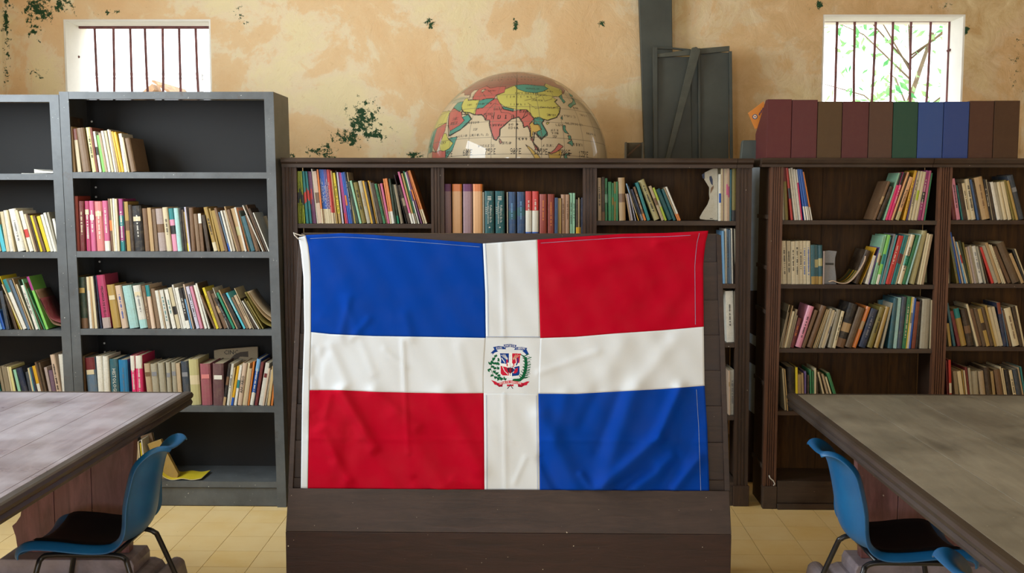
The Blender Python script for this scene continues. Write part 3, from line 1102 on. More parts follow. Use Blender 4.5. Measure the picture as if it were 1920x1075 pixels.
fo = flag_world(np.array([[950.0]]), np.array([[917.0]]))[0, 0]
FL = thing('flag', 'blue, red and white cotton flag with a coat of arms hung on the display rack', 'flag', tuple(fo))
finv = -np.array(fo)
nu = [36, 26, 36]


def flag_part(name, u, v, mat, attr=None, lift=0.0):
    X, Y = flag_grid(u, v)
    P = flag_world(X, Y, lift) + finv
    o = link(name, grid_mesh(name, P, attr), mat, FL)
    s = o.modifiers.new('thickness', 'SOLIDIFY')
    s.thickness = .0009
    s.offset = -1
    return o


ls = lambda a, b_, n: np.linspace(a, b_, n)
flag_part('blue_panel', ls(0, 1, 90), ls(0, 1, 52), M['flag_blue'])
flag_part('red_panel', ls(2, 3, 86), ls(0, 1, 52), M['flag_red'])
flag_part('red_panel', ls(0, 1, 90), ls(2, 3, 52), M['flag_red'])
flag_part('blue_panel', ls(2, 3, 86), ls(2, 3, 52), M['flag_blue'])
flag_part('white_arm', ls(0, 1, 90), ls(1, 2, 30), M['flag_white'])
flag_part('white_arm', ls(2, 3, 86), ls(1, 2, 30), M['flag_white'])
flag_part('white_arm', ls(1, 2, 28), ls(0, 1, 52), M['flag_white'])
flag_part('white_arm', ls(1, 2, 28), ls(2, 3, 52), M['flag_white'])
tag(flag_part('hoist_band', ls(-1, -.02, 6), ls(0, 3, 130), M['flag_white'], lift=.0012), 'white canvas hoist band')
# stitched seams
for (u, v, dx, dy) in ((ls(1, 2, 40), ls(.985, .99, 2), 0, 0), (ls(2.948, 2.9505, 2), ls(.02, .97, 90), 0, 0), (ls(2.948, 2.9505, 2), ls(2.03, 3, 90), 0, 0),
                       (ls(.02, .98, 90), ls(.036, .0395, 2), 0, 0), (ls(2.02, 2.9, 90), ls(.036, .0395, 2), 0, 0), (ls(1.045, 1.052, 2), ls(0, .98, 60), 0, 0),
                       (ls(1.045, 1.052, 2), ls(2.02, 3, 60), 0, 0), (ls(1.958, 1.965, 2), ls(2.02, 3, 60), 0, 0)):
    X, Y = flag_grid(u, v)
    P = flag_world(X, Y, .0012) + finv
    link('seam', grid_mesh('seam', P), M['thread'], FL)
# cord loop at the hoist
loop = [(571, 441, 0), (563, 441.5, -.004), (554, 438.5, -.010), (550.5, 436.5, -.012), (552, 441, -.012), (559, 448, -.006), (563, 449, 0)]
MB().tube([onrack(x, y, -.03 + o_ * .5) - Vector(fo) for x, y, o_ in loop], .0022, 6).build('cord_loop', M['cord'], FL, True)
MB().tube([onrack(x, y, -.032) - Vector(fo) for x, y in ((575, 449), (573, 446), (574, 450), (570, 444))], .0012, 5).build('loose_thread', M['cord'], FL, True)

# the printed coat of arms; drawn in the patch's own frame (1254 x 1075 units = 140 x 120 px)
S_ = 8.957
u, v = ls(1, 2, 300), ls(1, 2, 300)
X, Y = flag_grid(u, v)
cv = Canvas(0, 0, 1, 1, 300, 300, lin('#d5dce4'))
cv.X, cv.Y = (X - 890) * S_, (Y - 630) * S_
BLU, RED, GRN, WHT, DKR, INK = lin('#123a86'), lin('#c0203c'), lin('#0f5c3a'), lin('#e6e8ea'), lin('#8d1630'), lin('#26262e')
# ribbon above
cv.poly([(265, 292), (345, 215), (395, 262), (330, 285), (300, 318), (296, 292)], BLU)
cv.poly([(918, 322), (868, 222), (800, 255), (845, 292), (885, 338), (890, 312)], BLU)
cv.poly([(308, 190), (400, 172), (505, 182), (528, 224), (420, 226), (335, 236)], BLU)
cv.poly([(882, 205), (800, 190), (695, 188), (662, 234), (770, 238), (862, 246)], BLU)
cv.poly([(482, 150), (595, 138), (707, 158), (690, 205), (595, 186), (500, 200)], BLU)
cv.line([(483, 152), (500, 200)], 5, WHT)
cv.line([(705, 160), (690, 205)], 5, WHT)
cv.text(595, 168, 'PATRIA', 32, WHT, 1.05, 8)
cv.text(415, 204, 'DIOS', 30, WHT, 1.0, 0, -1, -.04)
cv.text(775, 213, 'LIBERTAD', 30, WHT, .72, 0, -1, .06)
# shield
sh = [(410, 288), (600, 283), (790, 292), (772, 330), (758, 400), (762, 560), (760, 640), (735, 672), (660, 685), (598, 712), (540, 682), (465, 670), (432, 640), (430, 520), (436, 400), (428, 330)]
cv.poly(sh, WHT)
cv.poly([(420, 293), (575, 293), (575, 470), (440, 462), (443, 400), (432, 330)], BLU)
cv.poly([(630, 295), (783, 298), (765, 335), (752, 455), (630, 470)], RED)
cv.poly([(436, 505), (575, 535), (575, 668), (470, 666), (438, 636)], RED)
cv.poly([(625, 535), (752, 505), (756, 640), (728, 668), (625, 680)], BLU)
for a in ((450, 325, 545, 400), (478, 318, 548, 392), (505, 315, 552, 385)):
    cv.line([a[:2], a[2:]], 11, WHT)
    cv.line([a[:2], a[2:]], 3, INK)
for a in ((748, 328, 655, 400), (720, 320, 650, 392), (690, 318, 645, 385)):
    cv.line([a[:2], a[2:]], 11, lin('#e0b7a0'))
    cv.line([a[:2], a[2:]], 3, INK)
cv.line([(455, 375), (500, 440), (540, 500), (560, 560)], 12, WHT)
cv.line([(500, 400), (520, 470)], 14, lin('#3a63a8'))
cv.line([(690, 385), (700, 450), (665, 520), (640, 560)], 12, WHT)
cv.line([(722, 380), (728, 430), (700, 490)], 20, BLU)
cv.poly([(532, 402), (556, 398), (560, 470), (552, 520), (535, 500)], RED)
cv.poly([(636, 410), (665, 400), (668, 500), (650, 530), (636, 520)], RED)
cv.poly([(545, 455), (592, 445), (600, 525), (570, 520)], WHT)
cv.poly([(604, 470), (640, 460), (655, 505), (620, 520)], WHT)
cv.line([(545, 455), (592, 445), (600, 525), (640, 505)], 5, lin('#8f8f96'))
cv.line([(598, 300), (598, 440)], 34, WHT)
cv.line([(598, 330), (598, 430)], 4, lin('#b5b5ba'))
cv.poly([(540, 540), (600, 530), (650, 545), (640, 600), (600, 640), (560, 605)], lin('#3b2338'))
cv.poly([(585, 545), (615, 540), (612, 610), (598, 640), (582, 600)], DKR)
cv.line([(655, 545), (690, 570), (640, 620)], 10, WHT)
cv.line([(470, 520), (500, 590), (560, 650)], 12, WHT)
cv.line([(480, 530), (515, 600), (570, 640)], 3, INK)
cv.poly([(678, 560), (725, 535), (720, 600), (690, 630), (645, 632)], RED)
cv.line([(598, 650), (598, 690)], 12, WHT)
cv.line([(595, 640), (600, 670)], 8, INK)
# laurel
rnd = random.Random(5)
arc = [(350, 330), (320, 395), (290, 450), (345, 465), (255, 470), (300, 520), (235, 580), (350, 545), (320, 600), (300, 660), (370, 640), (350, 700), (385, 730), (420, 705), (455, 730), (500, 722), (395, 400), (390, 465), (390, 540), (405, 660)]
for (x, y) in arc:
    for q in range(3):
        a = rnd.uniform(0, 3.14)
        cv.disc(x + rnd.uniform(-14, 14), y + rnd.uniform(-12, 12), 27, 13, GRN, a)
cv.line([(350, 330), (290, 440), (270, 560), (320, 680), (420, 740), (510, 725)], 8, GRN)
# palm
cv.line([(660, 748), (760, 742), (815, 690), (850, 590), (865, 480), (855, 380)], 50, GRN)
cv.disc(690, 748, 45, 26, GRN)
st = [(835, 345), (860, 395), (866, 450), (862, 500), (858, 550), (850, 600), (838, 640), (820, 680), (795, 712)]
for (x, y) in st:
    cv.line([(x, y), (x + rnd.uniform(60, 95), y - rnd.uniform(15, 45))], 15, GRN)
    cv.line([(x, y + 10), (x - rnd.uniform(35, 60), y - rnd.uniform(15, 40))], 12, GRN)
    cv.line([(x, y + 18), (x + rnd.uniform(70, 100), y + rnd.uniform(-10, 10))], 7, lin('#2e3a2c'))
    cv.line([(x, y), (x - rnd.uniform(40, 62), y - rnd.uniform(25, 60))], 9, GRN)
cv.line([(855, 380), (825, 335)], 12, GRN)
# lower ribbon
cv.poly([(272, 742), (345, 765), (400, 800), (372, 830), (330, 818), (318, 790)], RED)
cv.poly([(925, 768), (880, 765), (800, 800), (830, 838), (878, 828), (890, 800)], RED)
cv.poly([(380, 790), (470, 810), (468, 855), (408, 858), (372, 830)], DKR)
cv.poly([(815, 790), (725, 815), (728, 858), (790, 864), (828, 838)], DKR)
cv.poly([(392, 795), (480, 765), (600, 750), (720, 765), (808, 795), (800, 842), (715, 812), (600, 798), (480, 812), (400, 842)], RED)
cv.text(600, 779, 'REPUBLICA DOMINICANA', 34, WHT, .62, 26)
cv.poly([(540, 815), (600, 822), (655, 812), (650, 852), (600, 838), (545, 855)], RED)
cv.line([(600, 832), (552, 884)], 13, INK)
cv.line([(600, 832), (640, 884)], 13, INK)
cv.disc(600, 830, 18, 16, DKR)
P = flag_world(X, Y) + finv
o = link('printed_arms', grid_mesh('printed_arms', P, ('ink', cv.c)), M['flag_print'], FL)
tag(o, 'white centre patch printed with the coat of arms')
s = o.modifiers.new('thickness', 'SOLIDIFY')
s.thickness = .0009
s.offset = -1

# ---------------------------------------------------------------- the globe, standing on the floor behind the case
GY = Y_CENTRE + D_CENTRE + .62
gl_, gr_ = at(801.5, 296, GY), at(1138.5, 296, GY)
R0 = (gr_.x - gl_.x) / 2
top = at(966, 136.0, GY)
gcx, gcz = (gl_.x + gr_.x) / 2, top.z - R0 * .998
GL = thing('globe', 'huge glossy plastic globe printed with a coloured map, behind the low bookcase', 'globe', (gcx, GY, 0))
MB().lathe([(.28, 0), (.30, .02), (.30, .05), (.12, .08), (.05, .12), (.04, gcz - R0 - .03), (.12, gcz - R0 - .01), (.16, gcz - R0 + .012)], seg=32).build('stand', M['rack_wood'], GL, True)
BEI, ROS, YEL, TEA, BRN, OCH, INKC = lin('#d6c3a3') + (.80,), lin('#cf6a62'), lin('#d8cf6a'), lin('#4f9e8c'), lin('#a86f60'), lin('#d8b35a'), lin('#241d1a')
GRY = lin('#b3b79c')
LON0, LON1, LAT0, LAT1 = -2, 182, -14, 90
NX, NY = 620, 350
g = Canvas(LON0, LAT0, LON1, LAT1, NX, NY, BEI)
LANDS = [
    (GRY, [(-2, 43), (10, 37), (12, 45), (16, 41), (20, 40), (24, 37), (28, 41), (30, 46), (28, 52), (24, 56), (28, 60), (30, 70), (12, 66), (5, 60), (-2, 50)]),
    (ROS, [(24, 22), (36.5, 22), (37.5, 17), (36, 12), (34, 8), (30, 4), (24, 8)]),
    (YEL, [(0, 36), (10, 37), (11, 33), (25, 31.5), (34, 31), (35, 26), (36.5, 22), (24, 20), (10, 18), (-2, 22)]),
    (TEA, [(-2, 22), (10, 18), (24, 20), (24, 5), (12, 4), (-2, 6)]),
    (ROS, [(24, 5), (30, 4), (34, 4.4), (36, 4.5), (39, 3.8), (41.5, 4), (41.5, -2), (39, -5), (34, -1), (24, -1)]),
    (TEA, [(20, -1), (34, -1), (39, -5), (40, -14), (20, -14)]),
    (YEL, [(34, 8), (36, 12), (37, 14.8), (39.5, 15), (43, 11), (48, 8), (45, 5), (41.5, 4), (39, 3.8), (36, 4.5)]),
    (TEA, [(43, 11.3), (51, 11.8), (48, 4), (41.5, -2), (41.5, 4), (45, 5), (48, 8)]),
    (GRY, [(27, 37), (36, 36.5), (44, 37.5), (44, 41), (36, 42), (28, 41)]),
    (TEA, [(36, 33), (38, 36.5), (42, 37), (44.5, 37), (46, 33), (48, 30), (46, 29), (39, 32)]),
    (ROS, [(35, 29), (36, 32), (39, 32), (46, 29), (48.5, 28.5), (50, 26.5), (51, 24.5), (54, 22), (51, 19), (46, 17), (43, 16), (39, 21), (36, 27)]),
    (TEA, [(43, 16), (46, 17), (51, 19), (54, 22), (51.5, 24.3), (56, 26), (59.5, 22.5), (57, 19), (52.5, 16), (45, 13), (43.3, 12.8)]),
    (YEL, [(44.5, 39), (48, 39.5), (50, 37), (54, 37), (61, 36.5), (61, 31), (61.5, 25.2), (57, 27), (54, 26.5), (51, 28), (48.5, 30), (46, 33)]),
    (BRN, [(28, 46), (30, 52), (28, 60), (30, 70), (60, 74), (100, 79), (140, 75), (181, 71), (181, 66), (165, 62), (160, 53), (155, 60), (140, 59), (136, 54), (141, 53), (140, 48), (132, 43), (131, 47), (135, 48), (127, 50), (120, 53), (117, 49.5), (108, 49.5), (98, 50.5), (88, 49), (85, 47), (80, 45), (80, 42), (74, 40), (73, 37), (67, 37), (61, 36.5), (54, 37.5), (50, 38), (48, 42), (40, 43), (36, 46)]),
    (ROS, [(60, 50), (66, 47), (72, 48), (80, 48), (80, 42), (74, 40), (73, 37), (67, 37), (61, 36.5), (54, 37.5), (52, 42), (54, 47)]),
    (BEI, [(49, 46.5), (53, 46.8), (53, 42), (54, 37), (50, 37.3), (49.5, 41), (47.5, 44)]),
    (BEI, [(58, 46), (61.5, 46.5), (61, 43.6), (58.5, 43.8)]),
    (YEL, [(74, 39.5), (80, 42), (80, 45), (85, 48), (88, 49), (91, 45), (97, 42.5), (105, 41.7), (112, 43.5), (119, 47), (116, 49.5), (120, 53), (127, 50), (135, 48), (131, 43), (125, 40), (121, 39.5), (118, 39), (122, 37), (119, 35), (122, 31), (120, 27), (117, 23.5), (110, 21), (108, 21.5), (102, 22), (98, 25), (97, 28), (90, 28), (82, 30), (78, 33), (76, 36)]),
    (TEA, [(88, 49), (98, 50.5), (108, 49.5), (117, 49.5), (119, 47), (112, 43.5), (105, 41.7), (97, 42.5), (91, 45)]),
    (TEA, [(61, 35.5), (67, 37.3), (73, 37), (70, 34), (66, 30), (61, 29.5)]),
    (ROS, [(61.5, 25.2), (61, 29.5), (66, 30), (70, 34), (74, 37), (76, 36), (78, 33), (80, 30.5), (81, 28.8), (88, 27), (92, 27.5), (97, 28), (97, 24), (94, 22), (92.5, 21), (91.5, 22.8), (89, 22), (87, 21.5), (82, 16.8), (80, 15), (80, 11), (78, 8.2), (76.5, 9), (74.5, 14), (73, 18), (72.8, 21), (70, 21), (68.5, 23.5), (66.5, 25)]),
    (TEA, [(80, 30.3), (88, 28.2), (88, 26.5), (81, 28.3)]),
    (ROS, [(92.5, 21), (94, 22), (97, 28), (98.5, 26), (101, 21.5), (98, 18), (98.7, 15), (98.5, 10.5), (98, 14), (97, 17), (94.5, 16), (94, 19)]),
    (OCH, [(98, 18), (100, 20), (101, 18), (104, 18), (105.5, 15), (102.5, 13.5), (101, 13), (100, 13.3), (99.5, 10), (98.7, 10), (98.8, 15)]),
    (TEA, [(101, 21.5), (102, 22.5), (105, 23), (108, 21.5), (106, 19), (107, 16.5), (109, 13), (109, 11.5), (106.5, 10), (105, 8.7), (104.8, 10.2), (102.5, 12), (102.5, 13.5), (105.5, 15), (104, 18), (101, 18)]),
    (ROS, [(99.5, 10), (100.5, 6.5), (103, 4), (103.8, 1.5), (101.5, 2.8), (100.2, 6), (98.8, 9)]),
    (TEA, [(125, 40), (130, 42.5), (128, 39), (129.3, 36), (126.5, 34.5), (126, 37.5)]),
    (TEA, [(130, 33), (132, 34.5), (136, 36), (139, 38), (140, 41), (142, 40), (141, 37), (140.5, 35.5), (136, 34), (131.5, 31.5)]),
    (TEA, [(140, 42), (142, 45.5), (145, 43.5), (143, 42)]),
    (ROS, [(142, 46), (143, 54), (144.5, 49)]),
    (TEA, [(120, 16), (120.5, 18.5), (122.2, 18.3), (121.8, 15.5), (124, 13), (120.8, 14)]),
    (TEA, [(122, 7.5), (124, 8.6), (125.5, 9.8), (126.5, 7), (125.5, 5.8), (124, 7)]),
    (TEA, [(123, 12), (125, 12.3), (125.2, 10), (123.3, 9.5)]),
    (OCH, [(95.5, 5.5), (98, 4), (103.5, -1), (106, -5.5), (102, -4), (98.5, 1.5)]),
    (ROS, [(109, 1.5), (111, 1.5), (113, 3), (116, 6.8), (119, 5.3), (117, 3.5), (114, 1.5), (111, .5)]),
    (OCH, [(109, 1), (111, .5), (114, 1.5), (117, 3.5), (118, 1), (116, -4), (110, -3)]),
    (TEA, [(120, 23), (121.5, 25), (121, 22)]),
    (BRN, [(79.8, 9.5), (81.8, 7), (80.5, 6), (79.9, 7)]),
    (YEL, [(108.7, 19.2), (110.5, 20), (111, 19.5), (109.5, 18.3)]),
    (TEA, [(119, .5), (121, 1.2), (125, 1.5), (121, .2), (123, -4), (120.5, -5)]),
    (ROS, [(131, -1), (141, -2.7), (150, -10), (138, -8)]),
    (OCH, [(105.5, -6), (114.5, -7.5), (114, -8.6), (106, -7.5)]),
]
for col, pts in LANDS:
    if len(col) == 3:
        col = (*[x * .8 for x in col], .94)
    g.c[g.inside(pts)] = col
g.poly([(60, 44), (61, 44), (61, 43)], BEI)
# graticule
for lat in range(-10, 90, 10):
    g.line([(LON0, lat), (LON1, lat)], .28, lin('#6b6254'))
for lon in range(0, 181, 15):
    g.line([(lon, -14), (lon, 80)], .30, lin('#6b6254'))
g.line([(90, -14), (90, 84)], .55, INKC)
for col, pts in LANDS:
    if col is GRY:
        continue
    g.line(pts, .34 if col in (YEL, BRN) else .42, INKC, True)
for pts in ([(61.5, 25.2), (66.5, 25), (68.5, 23.5), (70, 21), (72.8, 21), (73, 18), (74.5, 14), (76.5, 9), (78, 8.2), (80, 11), (80, 15), (82, 16.8), (87, 21.5), (89, 22), (91.5, 22.8), (94, 19), (94.5, 16), (97, 17), (98.2, 14), (98.5, 10.5)],
            [(122, 37), (119, 35), (122, 31), (120, 27), (117, 23.5), (110, 21), (108, 21.5), (106, 19), (109, 13), (105, 8.7), (101, 13), (100, 7), (103.8, 1.5)],
            [(35, 29), (39, 21), (43, 12.8), (52.5, 16), (59.5, 22.5), (56, 26), (50, 26.5), (48.5, 30), (51, 28), (57, 27), (61.5, 25.2)]):
    g.line(pts, .75, INKC)
T_ = lambda lon, lat, s, h=1.9, w=.9: g.text(lon, lat, s, h, INKC, w / max(.35, math.cos(math.radians(lat))), 0, 1)
for lon in (45, 60, 75, 90, 105, 120, 135):
    g.text(lon - .2, 1.6, '%doE' % lon, 3.6, INKC, .55, 0, 1)
T_(79, 23.0, 'I N D I A', 2.6)
for a in ((91, 32, 'T I B E T'), (92, 38, 'S I N K I A N G'), (104, 46, 'MONGOLIA'), (105, 35.5, 'LANCHOW'), (112, 30, 'CHUNGKING'), (113.5, 24.8, 'CANTON'), (77.5, 28.7, 'DELHI'),
          (66, 33, 'AFGHANISTAN'), (54, 33, 'IRAN'), (45, 24, 'SAUDI'), (45, 21, 'ARABIA'), (62, 20, 'ARABIAN'), (64, 15.5, 'SEA'), (67, 12, 'LACCADIVE IS'), (88.5, 18, 'BAY OF'), (88.5, 15.8, 'BENGAL'),
          (95.5, 9, 'ANDAMAN SEA'), (114, 15, 'SOUTH'), (114, 13, 'CHINA'), (114, 11, 'SEA'), (77.5, 17.5, 'HYDERABAD'), (37, 9, 'ETHIOPIA'), (52, 46, ''), (84, 57, 'U N I O N   O F   S O V I E T'), (92, 61, 'S O C I A L I S T   R E P U B L I C S'),
          (69, 44, 'KAZAK'), (95, 26.5, 'BURMA'), (109, 5.5, 'SARAWAK'), (137, 32, 'JAPAN'), (130, 20, 'PHILIPPINE SEA'), (128, 25, 'RYUKYU IS'), (118, 44, 'MUKDEN'), (98, 41, 'INNER MONGOLIA'), (118, 18.5, 'LUZON'),
          (110, 40.4, 'PEIPING'), (72, 25.2, 'KARACHI'), (55, 12, 'SOCOTRA'), (72, 5, 'MALDIVE IS'), (84.5, 6.5, 'CEYLON'), (130, 7, 'MINDANAO'), (145, 15, 'MARIANA IS'), (143, 27, 'BONIN IS')):
    T_(a[0], a[1], a[2], 1.5, .8)
# rivers and routes
for pts in ([(78, 30), (80, 26), (85, 25.5), (89, 23)], [(68, 24), (71, 29), (74, 33), (77, 32)], [(98, 33), (103, 29), (110, 30), (115, 30), (121, 31.5)], [(96, 35), (104, 37), (110, 40), (111, 35), (118, 37.5)],
            [(60, 46), (65, 45), (70, 41)], [(60, 43.5), (66, 38)], [(99, 32), (99, 26), (105, 15), (106, 10)], [(60, 68), (66, 60), (72, 54)], [(82, 70), (88, 60), (92, 52)], [(126, 71), (125, 62), (110, 56)]):
    g.line(pts, .3, lin('#4d3a34'))
lon = np.radians(g.X - 90)
lat = np.radians(g.Y)
P = np.stack([np.cos(lat) * np.sin(lon), -np.cos(lat) * np.cos(lon), np.sin(lat)], -1)
tau = math.radians(-3.9)
Rx = np.array([[1, 0, 0], [0, math.cos(tau), -math.sin(tau)], [0, math.sin(tau), math.cos(tau)]])
P = (P @ Rx.T) * R0 + np.array([0, 0, gcz])
tag(link('map_ball', grid_mesh('map_ball', P[::-1], ('map', g.c[::-1])), M['globe'], GL), 'clear plastic ball with the printed map')
# the rest of the ball (far side and underside), plain sea with a few broad lands
for (a0, a1, b0, b1, na, nb) in ((182, 358, -14, 90, 90, 60), (-2, 358, -90, -14, 180, 40)):
    A, B = np.meshgrid(np.linspace(a0, a1, na), np.linspace(b0, b1, nb))
    c = np.empty((nb, na, 4), np.float32)
    c[:] = BEI
    for col, (x, y, rx, ry) in ((TEA, (300, -8, 14, 12)), (ROS, (260, 45, 30, 18)), (YEL, (285, -35, 12, 20)), (TEA, (255, 62, 35, 9)), (ROS, (134, -25, 18, 11)), (YEL, (25, -22, 12, 12)), (OCH, (270, 18, 12, 8))):
        c[((A - x) / rx) ** 2 + ((B - y) / ry) ** 2 < 1] = (*col[:3], .5)
    lo, la = np.radians(A - 90), np.radians(B)
    Q = np.stack([np.cos(la) * np.sin(lo), -np.cos(la) * np.cos(lo), np.sin(la)], -1)
    Q = (Q @ Rx.T) * R0 + np.array([0, 0, gcz])
    link('plain_ball', grid_mesh('plain_ball', Q[::-1], ('map', c[::-1])), M['globe'], GL)
# ---------------------------------------------------------------- reading tables
ZT = .78


def table(label, side, mat, x_edge, y_far, joints, y_near, width):
    """side = -1: the table runs off to the left, +1: to the right; x_edge = its inner long edge"""
    t = thing('reading_table', label, 'table', (x_edge + side * width / 2, (y_far + y_near) / 2, 0), 'heavy reading tables')
    inv = Matrix.Translation(-t.location)

    def P(name, mb, m, bevel=0, smooth=False):
        o = mb.build(name, m, t, bevel=bevel, smooth=smooth)
        o.data.transform(inv)
        return o
    bx = lambda a, b_: (min(a, b_), max(a, b_))
    th = .022
    xi = x_edge + side * .0358
    xs = [xi + side * .0] + [x_edge + side * j for j in joints] + [x_edge + side * (width - .02)]
    g_ = .0009
    for i, (p, q) in enumerate(zip(xs, xs[1:])):
        a, b_ = bx(p, q)
        P('border_strip' if i == 0 else 'plank', MB().box(a + g_ * .6, b_ - g_ * .6, y_near + .06, y_far - .0224, ZT - th, ZT), mat, .0012)
    # moulded edge running round the top
    e = [(0, -.052), (.006, -.056), (.020, -.056), (.030, -.050), (.032, -.040), (.026, -.030), (.034, -.022), (.036, -.012), (.030, -.003), (.022, 0), (0, 0)]
    # long inner side
    pts = [(x_edge + side * (.036 - d), ZT + z) for d, z in e]
    P('edge_moulding', MB().prism(pts, y_near, y_far + .014), M['table_edge'], .0008)
    pts = [(y_far - .022 + d, ZT + z) for d, z in e]
    a, b_ = bx(x_edge + side * .0225, x_edge + side * width)
    P('edge_moulding', MB().prism_x(pts, a + .0145, b_ - .0145), M['table_edge'], .0008)
    pts = [(x_edge + side * width - side * (.036 - d), ZT + z) for d, z in e]
    P('edge_moulding', MB().prism(pts, y_near, y_far + .014), M['table_edge'], .0008)
    a, b_ = bx(x_edge + side * .06, x_edge + side * (width - .06))
    P('under_frame', MB().box(a, b_, y_near + .12, y_far - .10, ZT - .075, ZT - th - .001), M['table_edge'])
    return t, P, bx


def pedestal(P, xi, xo, y, side, straight_in=True):
    """board pedestal with scroll-cut outer side standing on a wide scrolled foot; xi = inner edge (towards the aisle)"""
    w = abs(xo - xi)
    X = lambda f: xi + (xo - xi) * f
    z0, z1 = .187, ZT - .076
    outer = [(.93, z1), (.93, .42), (.915, .37), (.93, .33), (.965, .305), (1.0, .29), (.975, .25), (.96, z0)]
    cuts = [0, .36, .66, 1.0]
    inner_lo = .075
    # three upright boards side by side
    for k, (f0, f1) in enumerate(zip(cuts, cuts[1:])):
        if k == 0:
            pts = [(X(0), z1), (X(f1 - .004), z1), (X(f1 - .004), z0), (X(inner_lo), z0)]
        elif k == 1:
            pts = [(X(f0), z1), (X(f1 - .004), z1), (X(f1 - .004), z0), (X(f0), z0)]
        else:
            pts = [(X(f0), z1)] + [(X(f), z) for f, z in outer] + [(X(f0), z0)]
        P('pedestal_board', MB().prism(pts, y, y + .045), M['pedestal_wood'], .002)
    # base block and scrolled feet
    P('foot_block', MB().prism([(X(-.02), .13), (X(1.06), .13), (X(1.06), .165), (X(1.03), .186), (X(.0), .186), (X(-.02), .165)], y - .08, y + .10), M['foot_wood'], .004)
    sc = []
    for k in range(0, 13):
        a = math.pi * k / 12
        sc.append((-.22 + .085 * math.cos(a) * 1.0, .075 + .055 * math.sin(a)))
    base = [(1.20, 0), (1.20, .06), (1.14, .10), (1.06, .129), (-.04, .129), (-.10, .118)] + [(x, z) for x, z in reversed(sc[1:10])][::-1] + [(-.315, .04), (-.30, 0)]
    P('scroll_foot', MB().prism([(X(f), z) for f, z in base], y - .11, y + .13), M['foot_wood'], .006)


le = at(355, 745, 4.19).x
tA, PA, bxA = table('long heavy reading table with a purplish worn plank top', -1, M['left_table'], at(361, 744, 4.19).x, 4.19, (.058, .245, .415, .575, .76, .94), 1.85, 1.12)
pedestal(PA, at(254, 850, 3.99).x, at(22, 980, 3.99).x, 3.99, -1)
tB, PB, bxB = table('long heavy reading table with a grey brown dusty plank top', 1, M['right_table'], at(1476, 740, 4.22).x, 4.22, (.235, .47, .72, .95), 1.75, 1.2)
pedestal(PB, at(1602, 880, 3.99).x, at(1832, 1000, 3.99).x, 3.99, 1)

# ---------------------------------------------------------------- plastic shell chairs
PROF = [(.455, -.040), (.450, -.018), (.430, -.003), (.380, .004), (.300, .000), (.210, -.010), (.130, -.012), (.070, .000), (.030, .028),
        (.005, .070), (-.010, .128), (-.022, .195), (-.036, .262), (-.052, .322), (-.070, .358), (-.094, .374), (-.112, .370)]
HALF = [.205, .212, .218, .222, .224, .222, .218, .215, .212, .208, .203, .196, .187, .172, .152, .128, .105]


def catmull(pts, n):
    out = []
    P = [pts[0]] + list(pts) + [pts[-1]]
    for i in range(1, len(P) - 2):
        for k in range(n):
            t = k / n
            out.append(tuple(.5 * ((2 * P[i][c]) + (-P[i - 1][c] + P[i + 1][c]) * t + (2 * P[i - 1][c] - 5 * P[i][c] + 4 * P[i + 1][c] - P[i + 2][c]) * t * t
                                   + (-P[i - 1][c] + 3 * P[i][c] - 3 * P[i + 1][c] + P[i + 2][c]) * t ** 3) for c in range(len(pts[0]))))
    out.append(tuple(pts[-1]))
    return out


